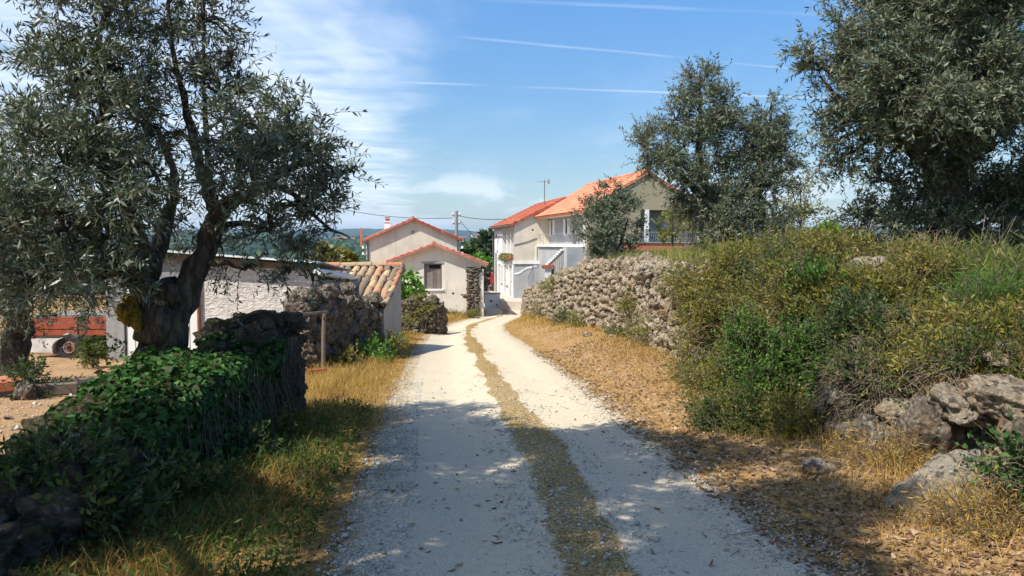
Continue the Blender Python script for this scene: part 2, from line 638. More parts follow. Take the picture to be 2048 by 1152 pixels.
def make_materials():
    # ground: zone attribute R gravel, G green, B bare orange earth
    m, nt, b = new_mat('ground', 0.95, 0.1)
    p = pos(nt)
    zone = nt.nodes.new('ShaderNodeSeparateColor')
    lnk(nt, attr(nt, 'zone', 'Color'), zone.inputs[0])
    n1 = noise(nt, p, 1.3, 6, 0.6)
    n2 = noise(nt, p, 9, 6, 0.65)
    n3 = noise(nt, p, 45, 5, 0.65)
    straw = ramp(nt, n3, [(0.3, (0.17, 0.095, 0.03)), (0.5, (0.40, 0.235, 0.075)), (0.7, (0.54, 0.36, 0.14))])
    straw = mix(nt, smooth(nt, n2, 0.45, 0.65, 0, 0.6), straw, (0.22, 0.12, 0.05))
    straw = mix(nt, smooth(nt, noise(nt, p, 3.1, 6, 0.7), 0.5, 0.62, 0, 0.75), straw, mix(nt, n3, (0.07, 0.045, 0.022), (0.24, 0.15, 0.07)))
    earth = ramp(nt, n3, [(0.3, (0.22, 0.12, 0.06)), (0.5, (0.42, 0.26, 0.13)), (0.72, (0.56, 0.40, 0.23))])
    earth = mix(nt, smooth(nt, n1, 0.4, 0.65, 0, 0.5), earth, (0.34, 0.20, 0.10))
    earth = mix(nt, smooth(nt, noise(nt, vadd(nt, p, (7.0, 3.0, 1.0)), 4.2, 6, 0.7), 0.5, 0.64, 0, 0.6), earth, mix(nt, n3, (0.10, 0.06, 0.03), (0.28, 0.18, 0.095)))
    green = ramp(nt, n3, [(0.3, (0.035, 0.04, 0.012)), (0.5, (0.08, 0.085, 0.02)), (0.75, (0.16, 0.14, 0.045))])
    grav = ramp(nt, n3, [(0.25, (0.34, 0.30, 0.23)), (0.5, (0.50, 0.46, 0.38)), (0.75, (0.62, 0.58, 0.50))])
    w = mth(nt, 'MULTIPLY', mth(nt, 'SUBTRACT', n2, 0.5), 0.9)

    def zm(i):
        return smooth(nt, mth(nt, 'ADD', zone.outputs[i], w), 0.35, 0.65)
    c = mix(nt, zm(1), straw, green)
    c = mix(nt, zm(2), c, earth)
    c = mix(nt, zm(0), c, grav)
    lnk(nt, c, b.inputs['Base Color'])
    h = mth(nt, 'ADD', n3, mth(nt, 'MULTIPLY', n2, 1.5))
    lnk(nt, bump(nt, h, 0.7, 0.04), b.inputs['Normal'])
    M['ground'] = m

    # road: pale crushed limestone, dusty in the tracks
    m, nt, b = new_mat('road', 0.95, 0.1)
    p = pos(nt)
    med = attr(nt, 'median')
    edge = attr(nt, 'edge')
    n1 = noise(nt, p, 1.1, 5, 0.6)
    n2 = noise(nt, p, 12, 6, 0.65)
    v = voro(nt, p, 55, out='Color')
    sv = nt.nodes.new('ShaderNodeSeparateColor')
    lnk(nt, v, sv.inputs[0])
    stone = ramp(nt, sv.outputs[0], [(0.0, (0.37, 0.30, 0.21)), (0.35, (0.50, 0.42, 0.30)), (0.8, (0.59, 0.505, 0.37)), (1.0, (0.64, 0.565, 0.44))])
    dust = ramp(nt, n2, [(0.3, (0.53, 0.44, 0.31)), (0.55, (0.60, 0.505, 0.36)), (0.75, (0.62, 0.535, 0.395))])
    c = mix(nt, smooth(nt, mth(nt, 'ADD', mth(nt, 'MULTIPLY', n2, 0.9), mth(nt, 'ADD', mth(nt, 'MULTIPLY', n1, 0.5), mth(nt, 'MULTIPLY', edge, 0.5))), 0.70, 1.05), dust, stone)
    dr = mix(nt, smooth(nt, noise(nt, p, 38, 4), 0.4, 0.62), (0.20, 0.125, 0.05), (0.46, 0.34, 0.16))
    w = mth(nt, 'MULTIPLY', mth(nt, 'SUBTRACT', noise(nt, p, 7, 6, 0.7), 0.5), 1.3)
    c = mix(nt, smooth(nt, mth(nt, 'ADD', med, w), 0.45, 0.75), c, dr)
    c = mix(nt, smooth(nt, mth(nt, 'ADD', edge, w), 0.75, 1.05), c, mix(nt, n2, (0.25, 0.16, 0.07), (0.44, 0.33, 0.18)))
    lnk(nt, c, b.inputs['Base Color'])
    h = mth(nt, 'ADD', mth(nt, 'MULTIPLY', voro(nt, p, 55), mth(nt, 'ADD', mth(nt, 'MULTIPLY', edge, 0.8), 0.35)), mth(nt, 'MULTIPLY', n2, 0.8))
    lnk(nt, bump(nt, h, 0.55, 0.03), b.inputs['Normal'])
    M['road'] = m

    # far hills: wooded
    m, nt, b = new_mat('hills', 0.95, 0.05)
    p = pos(nt)
    n = noise(nt, p, 0.035, 6, 0.7)
    n2 = noise(nt, p, 0.004, 4, 0.6)
    c = ramp(nt, n, [(0.35, (0.012, 0.022, 0.008)), (0.55, (0.035, 0.06, 0.015)), (0.7, (0.075, 0.10, 0.03))])
    c = mix(nt, smooth(nt, n2, 0.56, 0.7, 0, 0.5), c, (0.10, 0.13, 0.04))
    lnk(nt, c, b.inputs['Base Color'])
    lnk(nt, bump(nt, n, 1.0, 12), b.inputs['Normal'])
    M['hills'] = m

    rocky('limestone', [(0.12, 0.09, 0.06), (0.38, 0.30, 0.205), (0.62, 0.53, 0.395), (0.40, 0.21, 0.09)])
    rocky('pale_limestone', [(0.24, 0.195, 0.14), (0.42, 0.355, 0.26), (0.60, 0.54, 0.43), (0.40, 0.24, 0.11)], lichen=0.45)
    rocky('mossy_stone', [(0.06, 0.052, 0.042), (0.14, 0.12, 0.10), (0.26, 0.235, 0.20), (0.16, 0.10, 0.05)], moss=0.6, mosscol=(0.075, 0.06, 0.012), bs=1.0)
    rocky('brown_stone', [(0.08, 0.062, 0.045), (0.20, 0.16, 0.115), (0.40, 0.34, 0.265), (0.25, 0.145, 0.065)], lichen=0.4)
    plain('soil', (0.10, 0.065, 0.035), 0.95, 0.05, 0.5, 12, 0.8, 20)

    # bark
    m, nt, b = new_mat('bark', 0.95, 0.1)
    p = objco(nt)
    q = vmul(nt, p, (9, 9, 2.2))
    n = noise(nt, q, 2.2, 6, 0.7, 0.7)
    c = ramp(nt, n, [(0.3, (0.028, 0.023, 0.018)), (0.5, (0.075, 0.065, 0.05)), (0.72, (0.19, 0.175, 0.145))])
    c = mix(nt, smooth(nt, noise(nt, p, 5, 4), 0.6, 0.72, 0, 0.5), c, (0.17, 0.16, 0.06))
    lnk(nt, c, b.inputs['Base Color'])
    lnk(nt, bump(nt, n, 1.0, 0.05), b.inputs['Normal'])
    M['bark'] = m
    plain('twig', (0.16, 0.13, 0.095), 0.9, 0.1, 0.4, 8)
    plain('dry_twig', (0.24, 0.19, 0.13), 0.9, 0.1, 0.3, 8)

    leafy('olive_leaf', [(0.034, 0.052, 0.028), (0.066, 0.094, 0.050), (0.12, 0.15, 0.082)], back=(0.17, 0.205, 0.15), trans=0.10, rough=0.42, spec=0.45)
    leafy('olive_leaf_far', [(0.045, 0.064, 0.030), (0.078, 0.104, 0.048), (0.14, 0.155, 0.07)], back=(0.15, 0.175, 0.115), trans=0.14, rough=0.5, spec=0.35)
    leafy('ivy_leaf', [(0.05, 0.045, 0.015), (0.020, 0.055, 0.012), (0.036, 0.10, 0.020), (0.055, 0.14, 0.026), (0.10, 0.19, 0.04)], trans=0.22, rough=0.6, spec=0.2)
    leafy('broom_leaf', [(0.080, 0.090, 0.012), (0.15, 0.155, 0.020), (0.225, 0.205, 0.034), (0.29, 0.195, 0.06)], trans=0.25)
    leafy('lentisk_leaf', [(0.028, 0.07, 0.010), (0.062, 0.145, 0.014), (0.125, 0.225, 0.028)], trans=0.3)
    leafy('mastic_leaf', [(0.10, 0.12, 0.014), (0.18, 0.18, 0.022), (0.27, 0.22, 0.03)], trans=0.3)
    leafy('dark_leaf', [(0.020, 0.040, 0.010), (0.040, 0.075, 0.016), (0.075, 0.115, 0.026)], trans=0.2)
    leafy('fig_leaf', [(0.06, 0.17, 0.015), (0.11, 0.27, 0.025), (0.19, 0.36, 0.05)], trans=0.35)
    leafy('pale_leaf', [(0.17, 0.17, 0.06), (0.25, 0.23, 0.085), (0.34, 0.29, 0.13)], trans=0.3)
    leafy('straw_blade', [(0.20, 0.115, 0.035), (0.40, 0.24, 0.065), (0.55, 0.37, 0.13), (0.24, 0.20, 0.04)], trans=0.25, rough=0.7, spec=0.1)
    leafy('green_blade', [(0.05, 0.085, 0.014), (0.11, 0.16, 0.028), (0.20, 0.22, 0.05), (0.38, 0.29, 0.11)], trans=0.3, rough=0.6, spec=0.2)
    leafy('weed_leaf', [(0.03, 0.065, 0.012), (0.055, 0.10, 0.02), (0.10, 0.13, 0.03), (0.20, 0.15, 0.05)], trans=0.3, rough=0.6, spec=0.2)
    leafy('litter', [(0.085, 0.05, 0.027), (0.17, 0.095, 0.05), (0.27, 0.165, 0.09), (0.44, 0.33, 0.21)], trans=0.05, rough=0.8, spec=0.1)
    leafy('pebble', [(0.30, 0.27, 0.22), (0.46, 0.43, 0.36), (0.62, 0.59, 0.52)], trans=0.0, rough=0.9, spec=0.1)
    leafy('forest', [(0.012, 0.026, 0.009), (0.028, 0.055, 0.014), (0.065, 0.10, 0.022)], trans=0.0, rough=0.9, spec=0.05)

    # rough-cast of the shed: lumpy render
    m, nt, b = new_mat('rough_cast', 0.92, 0.15)
    p = objco(nt)
    h = mth(nt, 'ADD', noise(nt, vmul(nt, p, (1, 1, 1.7)), 7.5, 5, 0.6, 0.8), mth(nt, 'MULTIPLY', noise(nt, p, 28, 5, 0.6), 0.45))
    c = mix(nt, smooth(nt, noise(nt, p, 1.6, 5), 0.4, 0.7), (0.69, 0.645, 0.58), (0.54, 0.50, 0.44))
    c = mix(nt, smooth(nt, noise(nt, p, 9, 6), 0.54, 0.72, 0, 0.55), c, (0.36, 0.32, 0.265))
    lnk(nt, c, b.inputs['Base Color'])
    lnk(nt, bump(nt, h, 0.9, 0.06), b.inputs['Normal'])
    M['rough_cast'] = m

    stucco('cream_stucco', (0.76, 0.70, 0.585), (0.54, 0.45, 0.32), 0.3, 30, 0.6)
    stucco('beige_stucco', (0.68, 0.61, 0.49), (0.40, 0.33, 0.24), 0.3, 30, 0.65)
    stucco('olive_stucco', (0.37, 0.32, 0.21), (0.30, 0.25, 0.16), 0.2, 30, 0.3)
    stucco('grey_stucco', (0.40, 0.39, 0.37), (0.26, 0.25, 0.23), 0.3, 25, 0.5)
    stucco('grey_paint', (0.40, 0.405, 0.41), (0.33, 0.33, 0.33), 0.1, 40, 0.15)
    stucco('white_paint', (0.82, 0.81, 0.78), (0.70, 0.67, 0.62), 0.08, 40, 0.12)
    stucco('cement', (0.33, 0.32, 0.30), (0.20, 0.195, 0.185), 0.4, 14, 0.6)
    stucco('pavement', (0.60, 0.50, 0.42), (0.42, 0.36, 0.30), 0.2, 20, 0.1)
    plain('white_metal', (0.78, 0.79, 0.77), 0.5, 0.4, 0.07, 4)
    plain('white_board', (0.74, 0.75, 0.71), 0.6, 0.3, 0.1, 3, 0.2, 30)
    plain('dusty_white', (0.52, 0.49, 0.44), 0.7, 0.2, 0.45, 6)
    plain('old_wood', (0.17, 0.135, 0.10), 0.85, 0.15, 0.4, 5, 0.3, 30)
    plain('grey_wood', (0.23, 0.20, 0.17), 0.9, 0.1, 0.35, 6, 0.3, 30)
    plain('dark', (0.02, 0.02, 0.022), 0.7, 0.2, 0.2)
    plain('rubber', (0.035, 0.033, 0.03), 0.85, 0.15, 0.4, 9, 0.3, 30)
    plain('rust', (0.25, 0.10, 0.05), 0.85, 0.15, 0.5, 9, 0.3, 40)
    plain('red_wood', (0.30, 0.075, 0.04), 0.85, 0.1, 0.6, 9, 0.25, 30)
    plain('red_paint', (0.42, 0.03, 0.03), 0.6, 0.3, 0.25, 6)
    plain('iron', (0.13, 0.125, 0.12), 0.6, 0.3, 0.3, 8, 0.0, 30, 0.4)
    plain('pole_concrete', (0.27, 0.26, 0.25), 0.85, 0.15, 0.2, 2)
    plain('zinc', (0.30, 0.31, 0.33), 0.55, 0.35, 0.2, 5, 0.0, 30, 0.3)
    plain('board_grey', (0.30, 0.31, 0.36), 0.8, 0.2, 0.15, 3)
    plain('plastic', (0.70, 0.70, 0.68), 0.4, 0.4, 0.05)
    plain('terracotta', (0.50, 0.17, 0.085), 0.85, 0.15, 0.3, 7, 0.2, 30)
    m, nt, b = new_mat('glass', 0.08, 0.6)
    b.inputs['Base Color'].default_value = (0.03, 0.035, 0.04, 1)
    M['glass'] = m

    def tiles(name, cols):
        m, nt, b = new_mat(name, 0.85, 0.15)
        p = objco(nt)
        v = voro(nt, p, 3.2, out='Color')
        s = nt.nodes.new('ShaderNodeSeparateColor')
        lnk(nt, v, s.inputs[0])
        c = ramp(nt, s.outputs[0], [(0, cols[0]), (0.5, cols[1]), (1, cols[2])])
        c = mix(nt, smooth(nt, noise(nt, p, 14, 5), 0.52, 0.72, 0, 0.55), c, tuple(x * 0.45 for x in cols[0]))
        c = mix(nt, smooth(nt, noise(nt, p, 1.7, 6, 0.7), 0.5, 0.7, 0, 0.4), c, (0.40, 0.22, 0.13))
        lnk(nt, c, b.inputs['Base Color'])
        M[name] = m
    tiles('orange_tiles', [(0.60, 0.19, 0.105), (0.68, 0.24, 0.135), (0.74, 0.29, 0.17)])
    tiles('red_tiles', [(0.26, 0.065, 0.04), (0.36, 0.10, 0.06), (0.45, 0.14, 0.085)])
    tiles('pink_tiles', [(0.40, 0.13, 0.095), (0.48, 0.17, 0.125), (0.55, 0.22, 0.165)])

    # old barrel tiles, each its own shade
    m, nt, b = new_mat('barrel_tile', 0.9, 0.1)
    r = rnd(nt)
    p = vadd(nt, objco(nt), mth(nt, 'MULTIPLY', r, 37.0))
    c = ramp(nt, r, [(0.0, (0.20, 0.15, 0.105)), (0.28, (0.36, 0.26, 0.155)), (0.5, (0.52, 0.37, 0.20)), (0.66, (0.42, 0.18, 0.10)), (0.8, (0.50, 0.25, 0.13)), (1.0, (0.28, 0.22, 0.165))], 'CONSTANT')
    c = mix(nt, smooth(nt, noise(nt, p, 9, 6, 0.65), 0.5, 0.7, 0, 0.65), c, (0.16, 0.13, 0.10))
    c = mix(nt, smooth(nt, noise(nt, p, 22, 4), 0.62, 0.7, 0, 0.6), c, (0.55, 0.50, 0.38))
    lnk(nt, c, b.inputs['Base Color'])
    lnk(nt, bump(nt, noise(nt, p, 30, 5), 0.4, 0.01), b.inputs['Normal'])
    M['barrel_tile'] = m


make_materials()


# ------------------------------------------------------------------ ground, road, hills
def axis(parts):
    out = []
    for a, b, st in parts:
        out += list(np.arange(a, b - 1e-6, st))
    out.append(parts[-1][1])
    return np.array(out)


def build_ground():
    xs = axis([(-90, -30, 6), (-30, -12, 1.0), (-12, -6, 0.3), (-6, 6.5, 0.09), (6.5, 14, 0.35), (14, 40, 1.5), (40, 90, 6)])
    ys = axis([(-60, -12, 4), (-12, 1.5, 0.6), (1.5, 14, 0.11), (14, 32, 0.2), (32, 62, 0.4), (62, 132, 3)])
    X, Y = np.meshgrid(xs, ys)
    Z = ground(X, Y)
    d = X - road_c(Y)
    h = road_h(Y)
    gr = 1 - sstep(h * 0.95, h * 1.12, np.abs(d))
    gr = np.maximum(gr, (1 - sstep(0, 1.5, np.abs(X + 0.4) - 1.4)) * sstep(46.5, 48.5, Y) * (1 - sstep(60, 64, Y)))
    wx = wall_x(Y)
    bank = sstep(0.3, 0.8, X - wx)
    lit = (1 - bank) * sstep(0.1, 0.6, d - h)
    yard = (1 - sstep(-3.6, -3.1, X)) * (1 - sstep(19, 24, Y)) * sstep(-4, 0, Y)
    green = np.maximum(bank * 0.75, (1 - sstep(-90, -25, X)) * 0.6)
    green = np.maximum(green, sstep(62, 75, Y))
    # dim weedy strip along the ivy wall
    green = np.maximum(green, 0.3 * sstep(-3.2, -2.7, X) * (1 - sstep(-1.9, -1.3, X - 0.0)) * (1 - sstep(9.5, 11, Y)))
    orange = np.maximum(yard, lit * 0.55 * (1 - sstep(26, 40, Y)))
    zone = np.stack([gr, green, orange], -1).reshape(-1, 3)
    nx, ny = len(xs), len(ys)
    i = np.arange(nx * ny).reshape(ny, nx)
    F = np.stack([i[:-1, :-1], i[:-1, 1:], i[1:, 1:], i[1:, :-1]], -1).reshape(-1, 4)
    structure(np_mesh('ground', np.stack([X, Y, Z], -1).reshape(-1, 3), F, M['ground'], smooth_=True, attrs={'zone': zone}))


def build_road():
    ys = axis([(-12, 1.5, 0.4), (1.5, 16, 0.1), (16, 52, 0.25)])
    us = np.linspace(-1, 1, 49)
    U, Y = np.meshgrid(us, ys)
    wob = 1 + (0.07 * fbm(Y * 0.8, np.sign(U) * 9.0, 3, 31) + 0.09 * vn(Y * 4.0, np.sign(U) * 5, 7)) * np.abs(U)
    hw = road_h(Y) * 1.04
    X = road_c(Y) + U * hw * wob
    Z = ground(X, Y) + 0.006 + 0.012 * fbm(X * 2.5, Y * 2.5, 3, 77) * (1 - np.abs(U) ** 6)
    t = np.abs(X - road_c(Y) - med_c(Y))
    mw = 0.20 + 0.16 * fbm(Y * 0.9, Y * 0, 4, 5) - 0.08 * sstep(20, 30, Y)
    mw = mw * (1 - 0.5 * np.exp(-((Y - 17.5) / 1.2) ** 2))
    med = 1 - sstep(mw * 0.5, mw * 1.6, t)
    edge = np.abs(U) ** 3
    nx, ny = len(us), len(ys)
    i = np.arange(nx * ny).reshape(ny, nx)
    F = np.stack([i[:-1, :-1], i[:-1, 1:], i[1:, 1:], i[1:, :-1]], -1).reshape(-1, 4)
    structure(np_mesh('gravel_road', np.stack([X, Y, Z], -1).reshape(-1, 3), F, M['road'], smooth_=True, attrs={'median': med.ravel(), 'edge': edge.ravel()}))


def hill_z(ang, r):
    """ang in degrees clockwise from straight ahead."""
    z = np.interp(r, [100, 160, 300, 600, 1000, 1600, 2400, 3000, 4200, 5500, 8000], [-9, -18, -26, -20, -8, 8, 2, 18, 70, 76, 40])
    zz = z + sstep(600, 1600, r) * 22 * fbm(ang * 0.16 + 40, r / 900.0, 4, 3) + sstep(2600, 4200, r) * (34 * fbm(ang * 0.11 + 7, r / 2500.0, 5, 8))
    return zz + sstep(150, 400, r) * 5 * fbm(ang * 0.7, r / 200.0, 4, 12)


def build_hills():
    rs = np.concatenate([np.array([100, 112, 128, 150, 180, 220, 270, 330, 400]), np.linspace(480, 1700, 26), np.linspace(1800, 4600, 30), np.array([5000, 5600, 6400, 8000])])
    an = np.concatenate([np.arange(-180, -40, 4.0), np.arange(-40, 40, 0.5), np.arange(40, 180.1, 4.0)])
    A, Rr = np.meshgrid(an, rs)
    Z = hill_z(A, Rr)
    wrap = sstep(150, 180, np.abs(A))
    Z = Z * (1 - wrap) + np.interp(Rr, rs, hill_z(np.zeros_like(rs), rs)) * wrap
    X, Y = Rr * np.sin(np.radians(A)), Rr * np.cos(np.radians(A))
    nx, ny = len(an), len(rs)
    i = np.arange(nx * ny).reshape(ny, nx)
    F = np.stack([i[:-1, :-1], i[1:, :-1], i[1:, 1:], i[:-1, 1:]], -1).reshape(-1, 4)
    structure(np_mesh('hills', np.stack([X, Y, Z], -1).reshape(-1, 3), F, M['hills'], smooth_=True))
    # the woods on them
    rg = np.random.default_rng(5)
    n = 15000
    r = np.sqrt(rg.uniform(450**2, 2600**2, n))
    a = rg.uniform(-34, 30, n)
    keep = (vn(a * 0.5, r / 180.0, 4) + rg.uniform(-0.5, 0.5, n) * 0.5) > -0.22
    r, a = r[keep], a[keep]
    n = len(r)
    x, y = r * np.sin(np.radians(a)), r * np.cos(np.radians(a))
    z = hill_z(a, r)
    bm = bmesh.new()
    bmesh.ops.create_icosphere(bm, subdivisions=1, radius=1)
    bv = np.array([v.co[:] for v in bm.verts]); bf = np.array([[v.index for v in f.verts] for f in bm.faces])
    bm.free()
    s = rg.uniform(2.6, 6.0, (n, 1, 1)) * np.array([1, 1, 0.9])
    V = bv[None] * s * rg.uniform(0.75, 1.25, (n, len(bv), 1)) + np.stack([x, y, z + 2.6], -1)[:, None]
    F = bf[None] + (np.arange(n) * len(bv))[:, None, None]
    tint = np.repeat(np.clip(rg.normal(0.45, 0.25, n), 0, 1), len(bv))
    stuff(np_mesh('hillside_woods', V.reshape(-1, 3), F.reshape(-1, 3), M['forest'], attrs={'tint': tint}))


build_ground()
build_road()
build_hills()


# ------------------------------------------------------------------ leaves, blades, stones
def norm(v):
    return v / np.maximum(np.linalg.norm(v, axis=-1, keepdims=True), 1e-9)


def rdir(rg, n):
    return norm(rg.normal(size=(n, 3)))


def leaf_faces(P, D, Wd, L, wid, shape, Nn=None, fold=0.25):
    """P base, D direction, Wd width direction, L length (n,), wid width (n,)."""
    n = len(P)
    L = L[:, None]; wid = wid[:, None]
    Nn = np.cross(D, Wd)
    if shape == 'rhomb':
        mid = P + D * L * 0.48
        V = np.stack([P, mid + Wd * wid * 0.5, P + D * L, mid - Wd * wid * 0.5], 1)
        return V.reshape(-1, 3), np.arange(n * 4).reshape(n, 4), 4
    # broad: folded six-point leaf
    a = P + D * L * 0.18
    b = P + D * L * 0.66
    up = Nn * wid * fold
    V = np.stack([P, a + Wd * wid * 0.55 + up, b + Wd * wid * 0.36 + up * 0.7, P + D * L, b - Wd * wid * 0.36 + up * 0.7, a - Wd * wid * 0.55 + up], 1)
    i = np.arange(n)[:, None] * 6
    F = np.concatenate([i + np.array([[0, 1, 2, 3]]), i + np.array([[0, 3, 4, 5]])], 0)
    return V.reshape(-1, 3), F, 6


def twig_points(S, D, L, t, droop):
    """Points on twigs at parameter t (m,) for twig arrays (m,...)."""
    t = t[:, None]; L = L[:, None]
    P = S + D * L * t
    P = P + np.array([0, 0, -1.0]) * droop * L * t * t
    T = norm(D * L + np.array([0, 0, -2.0]) * droop * L * t)
    return P, T


def leaves_on(rg, S, D, L, per, ll, lw, droop=0.2, spread=0.8, shape='rhomb', t0=0.08, flat=0.0, tint=(0.5, 0.25)):
    n = len(S)
    k = np.repeat(np.arange(n), per)
    t = (np.tile(np.linspace(t0, 1.0, per), n) + rg.uniform(-0.03, 0.03, n * per)).clip(0, 1)
    P, T = twig_points(S[k], D[k], L[k], t, droop)
    q = rdir(rg, len(P))
    perp = norm(q - T * np.sum(q * T, -1, keepdims=True))
    ld = norm(T * (1 - spread * 0.45) + perp * spread + rg.normal(size=P.shape) * 0.12)
    up = np.array([0, 0, 1.0]) * flat + rdir(rg, len(P)) * (1 - flat)
    wd = norm(np.cross(ld, up))
    le = ll * rg.uniform(0.65, 1.2, len(P))
    V, F, nv = leaf_faces(P, ld, wd, le, le * (lw / ll) * rg.uniform(0.85, 1.15, len(P)), shape)
    tw = np.clip(rg.normal(tint[0], tint[1], n), 0, 1)
    ti = np.clip(tw[k] + rg.normal(0, 0.15, len(P)), 0, 1)
    return V, F, np.repeat(ti, nv)


def twigs_mesh(S, D, L, droop, r0, r1):
    """Three-sided tubes, two spans."""
    n = len(S)
    rings = []
    for t, r in ((0.0, r0), (0.5, (r0 + r1) / 2), (1.0, r1)):
        P, T = twig_points(S, D, L, np.full(n, t), droop)
        a = norm(np.cross(T, np.array([0.31, 0.77, 0.55])))
        b = np.cross(T, a)
        rings += [P + a * r, P - a * r * 0.5 + b * r * 0.87, P - a * r * 0.5 - b * r * 0.87]
    V = np.stack(rings, 1).reshape(-1, 3)
    i = np.arange(n)[:, None] * 9
    F = []
    for s in (0, 3):
        for k in range(3):
            k2 = (k + 1) % 3
            F.append(i + np.array([[s + k, s + k2, s + 3 + k2, s + 3 + k]]))
    return V, np.concatenate(F, 0)


def blob_twigs(rg, c, rad, n, tl, up=0.35, sub=9, hollow=0.5):
    """Twigs in an uneven ellipsoidal clump: sub-clumps near its skin, twigs fanning outwards from each."""
    c = np.array(c, float); rad = np.array(rad, float)
    d = rdir(rg, sub)
    rr = rg.uniform(hollow, 1.0, (sub, 1))
    sc = d * rr
    w = rg.uniform(0.4, 1.6, sub); w /= w.sum()
    k = rg.choice(sub, n, p=w)
    S = c + (sc[k] * 0.8 + rg.normal(size=(n, 3)) * 0.17) * rad
    out = norm(sc[k] / 1.0 + 1e-6)
    D = norm(out * 0.75 + rg.normal(size=(n, 3)) * 0.62 + np.array([0, 0, up]))
    L = tl * rg.uniform(0.55, 1.3, n)
    return S, D, L


def limb_path(pts, rg, n=4, jit=0.04):
    """Catmull-Rom through pts with knots of wobble."""
    P = [Vector(p) for p in pts]
    out = []
    for i in range(len(P) - 1):
        a, b, c, d = P[max(i - 1, 0)], P[i], P[i + 1], P[min(i + 2, len(P) - 1)]
        for k in range(n):
            t = k / n
            q = 0.5 * ((2 * b) + (c - a) * t + (2 * a - 5 * b + 4 * c - d) * t * t + (3 * b - a - 3 * c + d) * t**3)
            out.append(q + Vector((rg.uniform(-1, 1), rg.uniform(-1, 1), rg.uniform(-1, 1))) * jit)
    out.append(P[-1])
    return out


def tree(name, label, cat, base, limbs, blobs, seed, leaf, ll=0.06, lw=0.014, per=18, tl=0.4, droop=0.2, group=None, shape='rhomb',
         up=0.35, bare=0, hollow=0.5, sub=9, spread=0.85, reach=True, stray=0):
    """limbs: [(points, r_start, r_end)] in world space; blobs: [(centre, radii, twigs)]."""
    rg = np.random.default_rng(seed)
    pr = random.Random(seed)
    base = Vector(base)
    root = thing(name, label, cat, base, 0, group)
    tb = MB()
    nodes = []
    for pts, r0, r1 in limbs:
        path = limb_path(pts, pr, 5, r0 * 0.16)
        n = len(path)
        rs = [r0 + (r1 - r0) * (i / (n - 1)) for i in range(n)]
        rs = [r * (1 + 0.16 * pr.uniform(-1, 1)) for r in rs]
        tb.tube([p - base for p in path], rs, 12, jit=0.22, rg=pr)
        nodes += [(p, r) for p, r in zip(path, rs)][n // 3:]
    bb = MB()
    Ss, Ds, Ls = [], [], []
    for c, rad, n in blobs:
        c = Vector(c)
        if reach and nodes:
            p, r = min(nodes, key=lambda q: (q[0] - c).length + max(0, q[0].z - c.z) * 0.7)
            if (p - c).length > 0.25:
                mid = p.lerp(c, 0.5) + Vector((pr.uniform(-.1, .1), pr.uniform(-.1, .1), 0.12)) * (p - c).length
                path = limb_path([p, mid, c], pr, 4, 0.02)
                r = min(r * 0.7, 0.05)
                br = MB(); br.tube([q - base for q in path], [r * (1 - 0.75 * i / (len(path) - 1)) for i in range(len(path))], 6, jit=0.2, rg=pr)
                br.build('branch', M['bark'], root, smooth_=True)
        S, D, L = blob_twigs(rg, c, rad, n, tl, up, sub, hollow)
        Ss.append(S); Ds.append(D); Ls.append(L)
        # a few secondary branches inside the clump
        idx = rg.choice(n, min(n, 9), replace=False)
        for j in idx:
            e = Vector(S[j])
            bb.tube([c - base, c.lerp(e, 0.5) - base + Vector((0, 0, 0.05)), e - base], [0.016, 0.011, 0.006], 4, cap=False)
    S, D, L = np.concatenate(Ss), np.concatenate(Ds), np.concatenate(Ls)
    if stray:
        far = rg.choice(len(S), stray)
        S = np.concatenate([S, S[far] + D[far] * L[far][:, None] * 0.5]); D = np.concatenate([D, norm(D[far] + rdir(rg, stray) * 0.4 + [0, 0, 0.25])]); L = np.concatenate([L, L[far] * rg.uniform(1.1, 2.0, stray)])
    S = S - np.array(base)
    tb.build('trunk', M['bark'], root, smooth_=True)
    V, F = twigs_mesh(S, D, L, droop, 0.0045 if ll < 0.1 else 0.006, 0.0018)
    if len(bb.v):
        stuff(bb.build('small_branches', M['bark'], root, smooth_=True))
    stuff(np_mesh('twigs', V, F, M['twig'], root))
    if bare:
        S2, D2, L2 = blob_twigs(rg, np.array(blobs[0][0]) - np.array(base), np.array(blobs[0][1]) * 1.02, bare, tl * 1.2, up, sub, hollow)
        V, F = twigs_mesh(S2, D2, L2, droop * 0.3, 0.006, 0.002)
        stuff(np_mesh('bare_twigs', V, F, M['dry_twig'], root))
    V, F, t = leaves_on(rg, S, D, L, per, ll, lw, droop, spread, shape)
    stuff(np_mesh('crown', V, F, M[leaf], root, attrs={'tint': t}))
    return root


